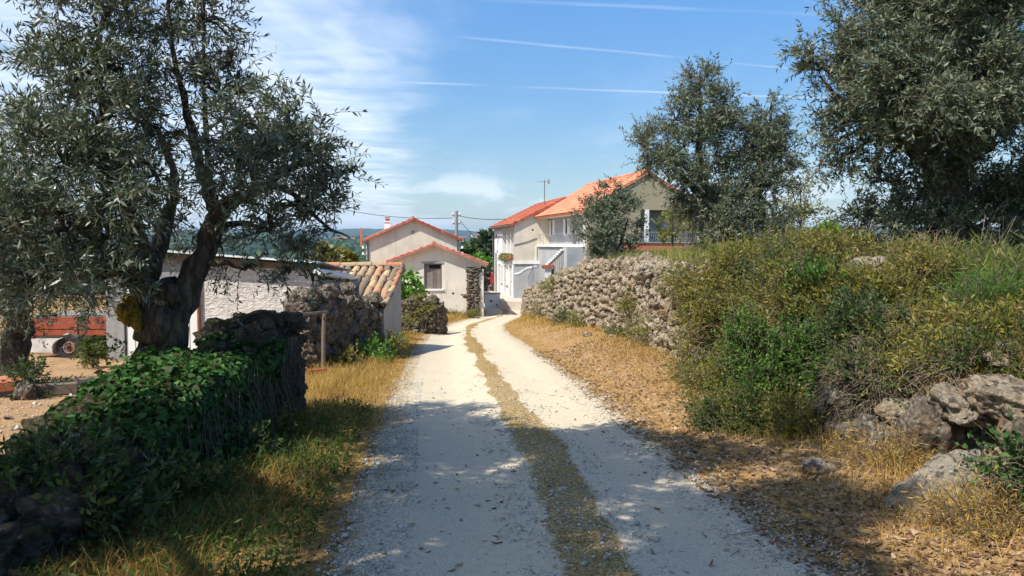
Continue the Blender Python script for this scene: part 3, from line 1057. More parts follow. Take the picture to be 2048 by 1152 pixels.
def shrub(name, label, cat, c, rad, n, seed, leaf, ll, lw, per=14, tl=0.3, droop=0.1, shape='rhomb', group=None, up=0.5, bare=0, sub=14, hollow=0.45, stems=9, zb=None, parts=('stems', 'foliage')):
    """A bush: stems from its foot fan out to twigs and leaves through an uneven mound."""
    rg = np.random.default_rng(seed)
    pr = random.Random(seed)
    c = Vector(c)
    gzb = gz(c.x, c.y) if zb is None else zb
    base = Vector((c.x, c.y, gzb))
    root = thing(name, label, cat, base, 0, group)
    S, D, L = blob_twigs(rg, c - base, rad, n, tl, up, sub, hollow)
    z = ground(S[:, 0] + base.x, S[:, 1] + base.y) - base.z
    S[:, 2] = np.maximum(S[:, 2], z + 0.02)
    sb = MB()
    for j in rg.choice(n, min(n, stems), replace=False):
        e = Vector(S[j])
        f = Vector((pr.uniform(-.12, .12) * rad[0], pr.uniform(-.12, .12) * rad[1], -0.05))
        sb.tube([f, f.lerp(e, 0.45) + Vector((0, 0, 0.1 * rad[2])), e], [0.016, 0.011, 0.005], 5, cap=False)
    stuff(sb.build(parts[0], M['twig'], root, smooth_=True))
    V, F = twigs_mesh(S, D, L, droop, 0.004, 0.0015)
    stuff(np_mesh('twigs', V, F, M['twig'], root))
    if bare:
        S2, D2, L2 = blob_twigs(rg, c - base, np.array(rad) * 0.95, bare, tl * 1.15, up * 0.4, sub, hollow)
        V, F = twigs_mesh(S2, D2, L2, 0.45, 0.0035, 0.0015)
        stuff(np_mesh('bare_twigs', V, F, M['dry_twig'], root))
    V, F, t = leaves_on(rg, S, D, L, per, ll, lw, droop, 0.85, shape, flat=0.3)
    stuff(np_mesh(parts[1], V, F, M[leaf], root, attrs={'tint': t}))
    return root


def blades(name, rg, x, y, h, w, mat, lean=0.5, parent=None, loc=None, tint=None, z=None):
    """Bent grass blades rooted on the ground, three triangles each."""
    n = len(x)
    z = ground(x, y) - 0.015 if z is None else z
    a = rg.uniform(0, 2 * np.pi, n)
    d = np.stack([np.cos(a), np.sin(a), np.zeros(n)], -1)
    s = np.stack([-np.sin(a), np.cos(a), np.zeros(n)], -1)
    b = rg.uniform(0, 2 * np.pi, n)
    s = np.stack([np.cos(b), np.sin(b), np.zeros(n)], -1)
    ln = lean * rg.uniform(0.2, 1.4, n)
    P = np.stack([x, y, z], -1)
    if loc is not None:
        P = P - np.array(loc)
    h = h[:, None]; w = w[:, None]; ln = ln[:, None]
    U = np.array([0, 0, 1.0])
    m = P + U * h * 0.6 + d * h * ln * 0.35
    t = P + U * h * (1 - 0.25 * ln) + d * h * ln
    V = np.stack([P - s * w, P + s * w, m + s * w * 0.6, m - s * w * 0.6, t], 1).reshape(-1, 3)
    i = np.arange(n)[:, None] * 5
    F = np.concatenate([i + np.array([[0, 1, 2]]), i + np.array([[0, 2, 3]]), i + np.array([[3, 2, 4]])], 0)
    tint = np.clip(rg.normal(0.5, 0.28, n), 0, 1) if tint is None else tint
    return stuff(np_mesh(name, V, F, M[mat], parent, attrs={'tint': np.repeat(tint, 5)}, loc=loc))


def stone_mesh(seed, sub=3, rough=0.3, boxy=0.6, mat='limestone', name='stone', squash=(1, 1, 1), flat=False):
    rg = random.Random(seed)
    off = Vector((rg.uniform(0, 99), rg.uniform(0, 99), rg.uniform(0, 99)))
    bm = bmesh.new()
    bmesh.ops.create_icosphere(bm, subdivisions=sub, radius=1)
    for v in bm.verts:
        p = v.co.copy()
        q = (abs(p.x)**4 + abs(p.y)**4 + abs(p.z)**4) ** 0.25
        p = p.lerp(p / q * 0.92, boxy)
        n1 = mnoise.noise(p * 1.3 + off)
        n2 = mnoise.fractal(p * 3.2 + off, 0.9, 2.1, 4)
        rd = 1 - abs(mnoise.noise(p * 2.4 + off * 2)) * 2
        k = 1 + rough * (0.75 * n1 + 0.28 * n2 + (0.16 * mnoise.noise(p * 9 + off) if sub > 3 else 0)) - rough * 0.35 * max(0, rd - 0.45)
        v.co = Vector((p.x * squash[0], p.y * squash[1], p.z * squash[2])) * k * 0.5
    me = bpy.data.meshes.new(name)
    bm.to_mesh(me)
    bm.free()
    me.polygons.foreach_set('use_smooth', [not flat] * len(me.polygons))
    me.materials.append(M[mat])
    return me


STONES = {}


def stone_set(mat):
    if mat not in STONES:
        STONES[mat] = ([stone_mesh(100 + i, 4 if mat != 'limestone' else 2, 0.62, 0.5, mat, flat=mat == 'limestone') for i in range(14)], [stone_mesh(100 + i, 2, 0.58, 0.55, mat, flat=mat == 'limestone') for i in range(14)])
    return STONES[mat]


def lay_stones(root, items, mat, name='stone', limit=290, eye=Vector((0, 0, 1.6))):
    """items: (centre, size xyz, rotation euler). The ones that look largest become parts, the rest one mesh."""
    fine, coarse = stone_set(mat)
    items = sorted(items, key=lambda t: -(t[1][0] * t[1][2]) / max((Vector(t[0]) - eye).length_squared, 0.1))
    pr = random.Random(len(items))
    ib = root.matrix_basis.inverted() if root is not None else Matrix()
    for c, s, r in items[:limit]:
        o = bpy.data.objects.new(name, pr.choice(fine))
        link(o, root)
        o.matrix_basis = ib @ Matrix.LocRotScale(Vector(c), r, Vector(s))
    rest = items[limit:]
    if rest:
        arr = [(np.array([v.co[:] for v in m.vertices]), np.array([list(p.vertices) for p in m.polygons])) for m in coarse]
        Vs, Fs, b = [], [], 0
        for c, s, r in rest:
            v, f = pr.choice(arr)
            mm = np.array(ib @ Matrix.LocRotScale(Vector(c), r, Vector(s)))
            Vs.append(v @ mm[:3, :3].T + mm[:3, 3]); Fs.append(f + b); b += len(v)
        stuff(np_mesh('small_stones', np.concatenate(Vs), np.concatenate(Fs), M[mat], root, smooth_=mat != 'limestone'))


def erot(pr, yaw=0.0, t=0.35):
    from mathutils import Euler
    return Euler((pr.uniform(-t, t), pr.uniform(-t, t), yaw + pr.uniform(-t, t)), 'XYZ')


# ------------------------------------------------------------------ buildings
def tile_roof(name, mat, p0, along, up, parent, pitch=0.22, rows=None, amp=0.045, thick=0.10):
    """Roof plane of ribbed tile courses: p0 eave start, 'along' the eave, 'up' the slope (vectors); a closed slab."""
    p0, along, up = Vector(p0), Vector(along), Vector(up)
    n = along.cross(up).normalized()
    if n.z < 0:
        n = -n
    cols = max(2, int(along.length / pitch))
    rows = rows or max(2, int(up.length / 0.36))
    prof = [0.0, 0.55, 0.95, 0.95, 0.55]
    us, hs = [], []
    for c in range(cols):
        for k, hgt in enumerate(prof):
            us.append((c + k / len(prof)) / cols); hs.append(hgt)
    us.append(1.0); hs.append(0.0)
    vs_, lift = [], []
    for r in range(rows):
        vs_ += [r / rows, (r + 1) / rows - 0.002]; lift += [0.035, 0.004]
    V, F = [], []
    for v, l in zip(vs_, lift):
        for u, h in zip(us, hs):
            V.append(p0 + along * u + up * v + n * (l + h * amp))
    nu, nv = len(us), len(vs_)
    for j in range(nv - 1):
        for i in range(nu - 1):
            F.append((j * nu + i, j * nu + i + 1, (j + 1) * nu + i + 1, (j + 1) * nu + i))
    mb = MB()
    mb.add(V, F)
    b = [p0 - n * 0.002, p0 + along - n * 0.002, p0 + along + up - n * 0.002, p0 + up - n * 0.002]
    b2 = [q - n * thick for q in b]
    mb.add(b + b2, [(0, 1, 2, 3), (7, 6, 5, 4), (0, 4, 5, 1), (1, 5, 6, 2), (2, 6, 7, 3), (3, 7, 4, 0)])
    me = bpy.data.meshes.new(name)
    me.from_pydata([tuple(v) for v in mb.v], [], mb.f)
    me.materials.append(mat)
    return link(bpy.data.objects.new(name, me), parent)


def local(root, p):
    return root.matrix_basis.inverted() @ Vector(p)


# ---- front gable house
def house_front():
    r = thing('gable_house', 'small cream gabled house with a boarded window and pink tiled verge, facing the lane', 'house', (-4.08, 43, -2.3), R(5.4))
    hw, L, ev, rg_, sl = 2.45, 6.5, 3.0, 3.93, 0.38
    hole = (-0.53, 0.40, 1.60, 2.93)
    m = MB(); m.wall(-hw, hw, -0.6, ev, 0, 0.3, [hole]); m.prism([(-hw, ev), (hw, ev), (0, rg_)], 'y', 0, 0.3)
    m.box(-hw, -hw + 0.3, 0.3, L, -0.6, ev); m.box(hw - 0.3, hw, 0.3, L, -0.6, ev)
    m.box(-hw + 0.3, hw - 0.3, L - 0.3, L, -0.6, ev); m.prism([(-hw, ev), (hw, ev), (0, rg_)], 'y', L - 0.3, L)
    m.build('wall', M['cream_stucco'], r)
    # tiled slopes with overhang
    o = 0.36
    for s in (-1, 1):
        x = s * (hw + 0.38)
        z = ev + 0.06 - sl * 0.38
        top = Vector((0, -o, rg_ + 0.06))
        p0 = Vector((x, -o, z))
        tile_roof('roof', M['pink_tiles'], p0, (0, L + 2 * o, 0), top - p0, r)
    m = MB()
    for k in range(18):
        y = -o + k * 0.42
        m.tube([(0, y, rg_ + 0.085), (0, y + 0.43, rg_ + 0.10)], [0.105, 0.09], 8)
    m.build('ridge_tiles', M['pink_tiles'], r)
    m = MB()
    for s in (-1, 1):
        m.prism([(0, rg_ - 0.02), (s * (hw + 0.3), ev - sl * 0.3 - 0.02), (s * (hw + 0.3), ev - sl * 0.3 - 0.16), (0, rg_ - 0.17)], 'y', -0.07, -0.002)
    m.build('verge_band', M['white_paint'], r)
    # window: frame, boards, lintel, sill
    f = MB(); a, b, c, d = hole
    f.box(a, a + 0.06, 0.03, 0.13, c, d); f.box(b - 0.06, b, 0.03, 0.13, c, d); f.box(a + 0.06, b - 0.06, 0.03, 0.13, d - 0.07, d)
    w = f.build('window', M['old_wood'], r)
    n = 4
    for i in range(n):
        m = MB(); q = (b - a - 0.12) / n
        m.box(a + 0.06 + i * q + 0.006, a + 0.06 + (i + 1) * q - 0.006, 0.10 + 0.008 * (i % 2), 0.14 + 0.008 * (i % 2), c + 0.01, d - 0.08 - 0.18 * (i > 0))
        m.build('plank', M['grey_wood' if i != 2 else 'old_wood'], w)
    m = MB(); m.box(a + 0.06, b - 0.06, 0.2, 0.24, c, d); m.build('back_board', M['dark'], w)
    m = MB(); m.box(a - 0.12, b + 0.1, -0.03, 0.02, d + 0.0, d + 0.11); m.build('lintel', M['cement'], r)
    m = MB(); m.box(a - 0.08, b + 0.1, -0.07, 0.02, c - 0.09, c); m.build('sill', M['white_paint'], r)
    m = MB(); m.tube([(0.98, -0.012, 1.36), (0.98, 0.05, 1.36)], 0.055, 12); m.build('vent_hole', M['dark'], r)
    m = MB(); m.box(-hw - 0.02, hw + 0.02, -0.035, -0.004, -0.6, 0.22); m.build('plinth', M['white_paint'], r)
    # quoin pier of rough stone at its lane corner, capped with slabs
    pr = random.Random(4)
    px0, px1 = -2.33, -1.72
    p = thing('stone_pier', 'rough stone pier with slab cap standing at the lane corner of the cream gabled house', 'pier', ((px0 + px1) / 2, 42.6, -2.3))
    m = MB(); m.box(-0.25, 0.24, -0.22, 0.22, -0.4, 2.55); m.build('core', M['brown_stone'], p)
    items = []
    z = -2.35
    while z < 0.2:
        h = pr.uniform(0.11, 0.2)
        x = px0
        while x < px1 - 0.05:
            w_ = min(pr.uniform(0.16, 0.36), px1 - x + 0.04)
            items.append(((x + w_ / 2, 42.36 + pr.uniform(-0.03, 0.02), z + h / 2), (w_ * 1.2, 0.3, h * 1.3), erot(pr, 0, 0.12)))
            x += w_
        z += h
    for x, z, s in ((-2.22, -1.05, (0.75, 0.45, 0.28)), (-2.0, 0.27, (0.8, 0.6, 0.16)), (-1.85, 0.38, (0.6, 0.5, 0.15)), (-2.1, 0.46, (0.5, 0.4, 0.12))):
        items.append(((x, 42.45, z), s, erot(pr, 0, 0.1)))
    lay_stones(p, items, 'brown_stone')
    m = MB(); m.box(0.27, 0.55, -0.22, 0.38, -0.5, 2.62); m.build('render_side', M['beige_stucco'], p)


# ---- rear gable house
def house_rear():
    r = thing('gable_house', 'larger beige gabled house rising behind the cream one, with a chimney and tiny gable vent', 'house', (-6.38, 53, -2.4), R(6.9))
    hw, L, ev, rg_ = 2.83, 9, 4.42, 5.66
    m = MB(); m.wall(-hw, hw, -0.6, ev, 0, 0.3); m.prism([(-hw, ev), (hw, ev), (0, rg_)], 'y', 0, 0.3)
    m.box(-hw, -hw + 0.3, 0.3, L, -0.6, ev); m.box(hw - 0.3, hw, 0.3, L, -0.6, ev)
    m.box(-hw + 0.3, hw - 0.3, L - 0.3, L, -0.6, ev); m.prism([(-hw, ev), (hw, ev), (0, rg_)], 'y', L - 0.3, L)
    m.build('wall', M['beige_stucco'], r)
    sl = (rg_ - ev) / hw
    for s in (-1, 1):
        p0 = Vector((s * (hw + 0.36), -0.3, ev + 0.06 - sl * 0.36))
        tile_roof('roof', M['red_tiles' if s > 0 else 'pink_tiles'], p0, (0, L + 0.6, 0), Vector((0, -0.3, rg_ + 0.06)) - p0, r)
    m = MB()
    for k in range(22):
        y = -0.3 + k * 0.44
        m.tube([(0, y, rg_ + 0.085), (0, y + 0.45, rg_ + 0.10)], [0.105, 0.09], 8)
    m.build('ridge_tiles', M['pink_tiles'], r)
    m = MB(); m.box(-0.12, 0.1, -0.012, 0.03, 4.72, 4.95); m.build('vent', M['cement'], r)
    m = MB(); m.box(-1.85, -1.5, 1.0, 1.4, 4.7, 5.5); m.box(-1.9, -1.45, 0.95, 1.45, 5.5, 5.56)
    c = m.build('chimney', M['white_paint'], r)
    m = MB(); m.tube([(-1.67, 1.2, 5.56), (-1.67, 1.2, 5.74)], 0.1, 8); m.box(-1.84, -1.5, 1.03, 1.37, 5.78, 5.83)
    for x in (-1.8, -1.55):
        m.box(x, x + 0.03, 1.18, 1.22, 5.56, 5.78)
    m.build('cowl', M['terracotta'], c)
    for x, s in ((-hw - 0.14, -1), (hw + 0.14, 1)):
        m = MB()
        for z in (3.35, 3.75):
            m.tube([(x, 0.2, z), (x + s * 0.2, -0.1, z + 0.1)], [0.05, 0.05], 8)
            m.tube([(x + s * 0.2, -0.1, z + 0.03), (x + s * 0.2, -0.1, z + 0.2)], [0.09, 0.07], 8)
        m.bar((x, 0.2, 3.1), (x, 0.2, 4.0), 0.06)
        m.build('insulator_bracket', M['plastic'], r)
    m = MB(); m.tube([(-hw - 0.06, -0.06, -0.3), (-hw - 0.06, -0.06, 4.2)], 0.05, 8); m.build('downpipe', M['iron'], r)
    m = MB(); m.bar((-hw - 0.5, 0.4, 3.9), (-hw - 0.5, 0.4, 5.1), 0.12); m.build('flue', M['terracotta'], r)


# ---- white house at the end of the lane
def house_white():
    r = thing('village_house', 'white two-storey house with planted loggia and dark red roof at the lane end', 'house', (0.13, 52, -1.85), math.asin(0.176))
    W_, L, ev, rg_ = 6.6, 8.0, 4.80, 6.42
    doors = [(0.9, 1.75, 0.02, 2.15), (3.05, 3.85, 0.02, 2.1), (5.45, 6.2, 0.02, 2.1)]
    wins = [(2.2, 2.8, 0.75, 1.95), (4.45, 4.95, 0.8, 2.0), (6.3, 6.75, 3.05, 3.7)]
    log = (0.25, 4.5, 2.62, 4.5)
    rot = (0, 0, R(90))
    m = MB(); m.wall(0, L, -0.6, ev, -0.3, 0, doors + wins + [log])
    f = m.build('facade', M['white_paint'], r); f.rotation_euler = rot
    for a, b, c, d in doors:
        m = MB(); m.box(a, b, -0.2, -0.14, c, d); o = m.build('door', M['grey_wood'], r); o.rotation_euler = rot
        k = MB(); k.box(b - 0.16, b - 0.12, -0.14, -0.09, 1.0, 1.12); k.build('handle', M['iron'], o)
    for a, b, c, d in wins:
        m = MB(); m.box(a, b, -0.2, -0.16, c, d); o = m.build('window', M['glass'], r); o.rotation_euler = rot
        m = MB(); m.box(a, a + 0.05, -0.16, -0.1, c, d); m.box(b - 0.05, b, -0.16, -0.1, c, d); m.box((a + b) / 2 - 0.03, (a + b) / 2 + 0.03, -0.16, -0.1, c, d)
        m.build('frame', M['white_board'], o)
        m = MB(); m.box(a - 0.06, b + 0.06, -0.1, 0.05, c - 0.07, c); m.build('sill', M['cement'], o)
    # loggia: floor, back wall, sides, posts
    m = MB(); m.box(0.02, 1.5, 0.3, 4.6, 2.46, 2.6); m.build('loggia_floor', M['cement'], r)
    m = MB(); m.box(1.5, 1.62, 0.3, 4.6, 2.6, 4.78); m.box(0.3, 1.5, 4.6, 4.72, 2.6, 4.78); m.build('loggia_wall', M['white_paint'], r)
    m = MB(); m.box(0.3, 1.6, 0.3, 4.7, 4.78, 4.84); m.build('loggia_ceiling', M['white_paint'], r)
    for s in (1.5, 2.9):
        m = MB(); m.box(0.04, 0.26, s, s + 0.2, 2.6, 4.5); m.build('post', M['white_paint'], r)
    m = MB(); m.box(1.44, 1.49, 2.2, 3.1, 2.6, 4.4); m.build('loggia_door', M['old_wood'], r)
    # gable wall: beige above, white band, grey below
    m = MB(); m.wall(0.0, W_, 2.44, ev, -0.004, 0.296); m.prism([(0, ev), (W_, ev), (W_ / 2, rg_)], 'y', -0.004, 0.296)
    m.build('gable_wall', M['beige_stucco'], r)
    m = MB(); m.box(0.0, W_, -0.004, 0.296, -0.6, 2.24); m.build('lower_wall', M['grey_paint'], r)
    m = MB(); m.box(-0.03, W_, -0.06, 0.29, 2.24, 2.44); m.box(1.36, 1.46, -0.05, -0.005, 2.44, 3.4); m.build('string_course', M['white_paint'], r)
    m = MB(); m.box(0.02, W_, -0.04, -0.005, 2.17, 2.237); m.build('painted_shadow_line', M['iron'], r)  # thin dark strip painting in the shadow line under the white band
    m = MB()
    pts = [(0.03, 1.62), (0.35, 1.68), (0.6, 1.86), (0.85, 2.0), (1.5, 2.12)]
    for (a, b), (c, d) in zip(pts[:-1], pts[1:]):
        m.prism([(a, b - 0.06), (c, d - 0.06), (c, d + 0.06), (a, b + 0.06)], 'y', -0.03, -0.006)
    m.build('painted_band', M['white_paint'], r)
    m = MB(); m.tube([(0.0, -0.03, 3.45), (0.8, -0.03, 3.65), (1.5, -0.03, 3.9)], 0.022, 6); m.build('cable', M['iron'], r)
    m = MB(); m.tube([(1.2, -0.02, 4.42), (1.2, 0.03, 4.42)], 0.06, 8); m.build('vent_hole', M['dark'], r)
    # other walls
    m = MB(); m.box(W_ - 0.3, W_, 0.3, L, -0.6, ev); m.box(0.3, W_ - 0.3, L - 0.3, L, -0.6, ev); m.prism([(0, ev), (W_, ev), (W_ / 2, rg_)], 'y', L - 0.3, L)
    m.build('rear_wall', M['white_paint'], r)
    sl = (rg_ - ev) / (W_ / 2)
    for s, x in ((1, -0.32), (-1, W_ + 0.32)):
        p0 = Vector((x, -0.18, ev + 0.06 - sl * 0.32))
        tile_roof('roof', M['red_tiles'], p0, (0, L + 0.36, 0), Vector((W_ / 2, -0.18, rg_ + 0.06)) - p0, r, amp=0.07)
    m = MB(); m.tube([(-0.4, -0.2, ev - 0.14), (-0.4, L + 0.25, ev - 0.14)], 0.06, 8)
    m.tube([(-0.4, L + 0.2, ev - 0.16), (-0.42, L + 0.2, ev - 0.4), (-0.1, L + 0.1, ev - 0.6), (-0.07, L + 0.06, 0)], 0.045, 8)
    m.build('gutter', M['iron'], r)
    m = MB(); m.tube([(-0.06, 6.95, 0.0), (-0.06, 6.95, 2.9)], 0.04, 6); m.build('drainpipe', M['iron'], r)
    m = MB(); m.tube([(-0.12, 6.2, 4.0), (-0.2, 6.2, 4.1), (-0.2, 6.2, 4.25)], [0.03, 0.12, 0.05], 8); m.build('wall_lamp', M['iron'], r)
    # rooftop antenna
    ab = local(r, at(1089, 399, 53.6))
    m = MB(); m.tube([ab - Vector((0, 0, 0.3)), ab + Vector((0, 0, 1.25))], 0.025, 6)
    a = m.build('antenna', M['iron'], r)
    m = MB()
    t = ab + Vector((0, 0, 1.15))
    m.bar(t + Vector((-0.42, 0, 0)), t + Vector((0.3, 0.1, 0)), 0.02)
    for k in range(7):
        q = t + Vector((-0.4 + 0.11 * k, 0.014 * k, 0))
        m.bar(q + Vector((0, -0.16, 0.02)), q + Vector((0, 0.16, 0.02)), 0.014)
    m.bar(t + Vector((0.3, 0.1, -0.14)), t + Vector((0.3, 0.1, 0.16)), 0.12, 0.02)
    m.build('antenna_elements', M['zinc'], a)
    # planter boxes on the loggia sill
    pl = thing('flower_box', 'long balcony flower box with dry straggling geraniums hanging on the white loggia', 'planter', r.matrix_basis @ Vector((-0.1, 1.7, 2.66)), math.asin(0.176))
    m = MB(); m.box(-0.14, 0.08, -1.35, 2.2, -0.08, 0.14); m.build('box', M['terracotta'], pl)
    rg = np.random.default_rng(8)
    S = np.stack([rg.uniform(-0.12, 0.06, 230), rg.uniform(-1.35, 2.2, 230), np.full(230, 0.12)], -1)
    D = norm(rg.normal(size=(230, 3)) * 0.6 + np.array([-0.25, 0, 0.5]))
    Lq = rg.uniform(0.2, 0.42, 230)
    V, F = twigs_mesh(S, D, Lq, 0.9, 0.01, 0.005); stuff(np_mesh('plant_stems', V, F, M['dry_twig'], pl))
    V, F, t = leaves_on(rg, S, D, Lq, 9, 0.09, 0.07, 0.9, 0.9, 'rhomb'); stuff(np_mesh('plant_leaves', V, F, M['pale_leaf'], pl, attrs={'tint': t}))
    # paved ledge before it, low white wall, rear boundary wall
    m = MB(); m.prism([(-0.65, 49.0), (0.9, 48.6), (1.6, 51.9), (-1.6, 60), (-2.2, 59.6), (-0.9, 52)], 'z', -2.6, -1.76)
    tag(m.build('paved_ledge', M['pavement'], None), 'raised pinkish paved ledge in front of the white house doors', 'ledge')
    lw = thing('low_wall', 'low whitewashed block wall between the cream house shadow and the white house ledge', 'wall', (-1.25, 51, -2.3))
    m = MB(); m.box(-0.45, 0.5, -0.15, 0.2, -0.2, 0.86); m.build('wall', M['white_paint'], lw)
    m = MB(); m.box(-0.5, 0.55, -0.2, 0.25, 0.86, 0.94); m.build('coping', M['cement'], lw)
    m = MB(); m.tube([(-0.05, -0.17, 0.42), (-0.05, -0.14, 0.42)], 0.07, 10); m.tube([(0.3, -0.17, 0.2), (0.3, -0.14, 0.2)], 0.05, 10); m.build('drain_hole', M['dark'], lw)


# ---- orange-roofed house with stairs
def house_orange():
    oz = -1.5
    r = thing('village_house', 'house with bright orange roof, shaded balcony and olive-beige gable behind the small olive', 'house', (3.83, 43, oz), math.asin(0.22))
    W_, L, ev, rg_ = 6.7, 9.9, 5.0, 6.92
    rd = 0.64
    rot = (0, 0, R(90))
    fl = 3.0
    # left side: lower wall, balcony recess above
    m = MB(); m.box(0, 0.3, 0.0, L, -1.2, fl); m.build('lower_wall', M['grey_paint'], r)
    m = MB(); m.box(-0.12, rd + 0.3, 0.02, L - 0.02, fl, fl + 0.13); m.build('balcony_slab', M['white_paint'], r)
    m = MB(); m.box(0.0, rd, 0.0, 0.45, fl + 0.13, ev); m.build('pier', M['white_paint'], r)
    m = MB(); m.box(0.0, rd, L - 0.2, L, fl + 0.13, ev); m.build('end_wall', M['white_paint'], r)
    wins = [(8.45, 9.05, fl + 0.75, fl + 1.62), (5.2, 5.85, fl + 0.75, fl + 1.62)]
    door = (3.6, 4.4, fl + 0.14, fl + 1.75)
    m = MB(); m.wall(0.3, L, fl + 0.13, ev, -rd - 0.3, -rd, wins + [door])
    o = m.build('balcony_wall', M['grey_paint'], r); o.rotation_euler = rot
    for a, b, c, d in wins:
        m = MB(); m.box(a, b, -rd - 0.2, -rd - 0.16, c, d); w = m.build('window', M['glass'], r); w.rotation_euler = rot
        for q in (a - 0.3, b - 0.12):
            m = MB(); m.box(q, q + 0.42, -rd + 0.002, -rd + 0.045, c - 0.03, d + 0.03); m.build('shutter', M['white_board'], w)
        m = MB(); m.box(a - 0.05, b + 0.05, -rd, -rd + 0.09, c - 0.1, c - 0.04); m.build('sill', M['white_paint'], w)
    a, b, c, d = door
    m = MB(); m.box(a, b, -rd - 0.15, -rd - 0.1, c, d); w = m.build('door', M['zinc'], r); w.rotation_euler = rot
    m = MB(); m.box(-0.02, rd + 0.3, 0.0, L, ev - 0.22, ev - 0.02); m.build('beam', M['cream_stucco'], r)
    m = MB()
    m.bar((-0.08, 0.3, fl + 0.75), (-0.08, L - 0.1, fl + 0.75), 0.035)
    for k in range(14):
        y = 0.35 + k * 0.72
        m.tube([(-0.08, y, fl + 0.13), (-0.08, y, fl + 0.75)], 0.012, 4, cap=False)
    m.build('railing', M['zinc'], r)
    # gable with a veranda
    vh = (2.95, 6.3, fl + 0.22, fl + 1.95)
    m = MB(); m.wall(0.0, W_, -1.2, ev, -0.3, -0.001, [vh]); m.prism([(0, ev), (W_, ev), (W_ / 2, rg_)], 'y', -0.3, -0.001)
    m.build('gable_wall', M['olive_stucco'], r)
    m = MB(); m.box(2.7, 6.5, 1.3, 1.5, fl + 0.1, ev); m.box(2.75, 2.95, 0.0, 1.3, fl + 0.1, ev); m.build('veranda_wall', M['cream_stucco'], r)
    m = MB(); m.box(2.7, 6.5, 0.0, 1.3, fl + 0.1, fl + 0.2); m.build('veranda_floor', M['cement'], r)
    m = MB(); m.box(4.0, 4.9, 1.22, 1.295, fl + 0.2, fl + 1.9); m.build('door', M['zinc'], r)
    m = MB(); m.box(3.22, 3.42, -0.34, -0.12, fl + 0.22, fl + 1.95); m.build('post', M['white_paint'], r)
    m = MB(); m.bar((2.95, -0.4, fl + 0.78), (6.3, -0.4, fl + 0.78), 0.04)
    for k in range(28):
        x = 3.0 + k * 0.12
        m.bar((x, -0.4, fl + 0.24), (x + 0.1, -0.4, fl + 0.76), 0.014)
    m.build('veranda_railing', M['zinc'], r)
    m = MB(); m.prism([(2.0, -0.3), (6.4, -0.3), (6.4, -0.75), (5.6, -0.95), (2.6, -0.95), (2.0, -0.7)], 'z', fl - 0.2, fl + 0.2); m.build('veranda_base', M['terracotta'], r)
    m = MB(); m.prism([(1.95, -0.3), (6.45, -0.3), (6.45, -0.8), (5.6, -1.0), (2.6, -1.0), (1.95, -0.75)], 'z', fl + 0.2, fl + 0.26); m.build('veranda_ledge', M['cement'], r)
    m = MB(); m.prism([(2.1, -0.3), (6.3, -0.3), (6.3, -0.7), (5.6, -0.9), (2.7, -0.9), (2.1, -0.65)], 'z', -1.0, fl - 0.2); m.build('veranda_foot', M['cement'], r)
    m = MB(); m.box(W_ - 0.3, W_, 0, L, -1.2, ev); m.box(0.3, W_ - 0.3, L - 0.3, L - 0.005, -1.2, ev - 0.25); m.prism([(0, ev), (W_, ev), (W_ / 2, rg_)], 'y', L - 0.25, L)
    m.build('rear_wall', M['olive_stucco'], r)
    sl = (rg_ - ev) / (W_ / 2)
    for s, x in ((1, -0.36), (-1, W_ + 0.36)):
        p0 = Vector((x, -0.38, ev + 0.05 - sl * 0.36))
        tile_roof('roof', M['orange_tiles'], p0, (0, L + 0.5, 0), Vector((W_ / 2, -0.38, rg_ + 0.05)) - p0, r, amp=0.035)
    m = MB()
    for k in range(25):
        y = -0.38 + k * 0.42
        m.tube([(W_ / 2, y, rg_ + 0.07), (W_ / 2, y + 0.43, rg_ + 0.085)], [0.11, 0.095], 8)
    m.build('ridge_tiles', M['orange_tiles'], r)
    # outside stair along the lower wall
    st = MB(); st.box(-0.95, -0.01, 0.15, 0.9, -1.2, fl - 0.02); s_ = st.build('staircase', M['grey_paint'], r)
    n = 8
    for k in range(n):
        y = 4.1 - k * 0.42
        z = fl - 1.07 + (k + 1) * 1.07 / (n + 1)
        m = MB(); m.box(-1.05, -0.02, y - 0.45, y, z - 0.07, z); m.build('tread', M['white_paint'], s_)
        m = MB(); m.box(-0.95, -0.02, y - 0.42, y - 0.1, z - 0.9, z - 0.07); m.build('riser', M['cement'], s_)
    # gate pier with a little tiled cap, iron railing to it
    g = at(1096, 545, 45.5)
    gp = thing('gate_pier', 'white gate pier with a small red tiled cap above the grassy wall top', 'pier', g)
    m = MB(); m.box(-0.17, 0.17, -0.17, 0.17, -1.5, 0.25); m.build('post', M['white_paint'], gp)
    m = MB(); m.prism([(-0.36, 0.27), (0.36, 0.27), (0.3, 0.44), (-0.32, 0.41)], 'y', -0.3, 0.3); m.build('tiled_cap', M['red_tiles'], gp)
    m = MB(); m.box(-0.3, 0.3, -0.24, 0.24, 0.2, 0.268); m.build('cap_slab', M['white_paint'], gp)
    a, b = at(1056, 582, 48.6), at(1067, 530, 46.8)
    ir = thing('iron_railing', 'thin grey iron railing stepping down beside the grey lower wall', 'railing', (a.x, a.y, a.z - 0.2))
    m = MB()
    c = at(1090, 530, 46.0)
    tp = [a + Vector((0, 0, 0.75)), b, c]
    for p, q in zip(tp[:-1], tp[1:]):
        m.bar(p - ir.location, q - ir.location, 0.04)
        for k in range(13):
            t = p.lerp(q, k / 12) - ir.location
            m.tube([t, t - Vector((0, 0, 1.3))], 0.012, 4, cap=False)
    m.build('bars', M['zinc'], ir)
    # terrace that carries the railing
    m = MB(); m.prism([(1.0, 48.9), (0.75, 47.6), (1.2, 46.4), (2.7, 45.6), (3.1, 46.6), (1.9, 51.5)], 'z', -2.6, -1.0)
    tag(m.build('terrace_wall', M['grey_paint'], None), 'grey cement terrace wall under the iron railing, left of the outside stairs', 'wall')


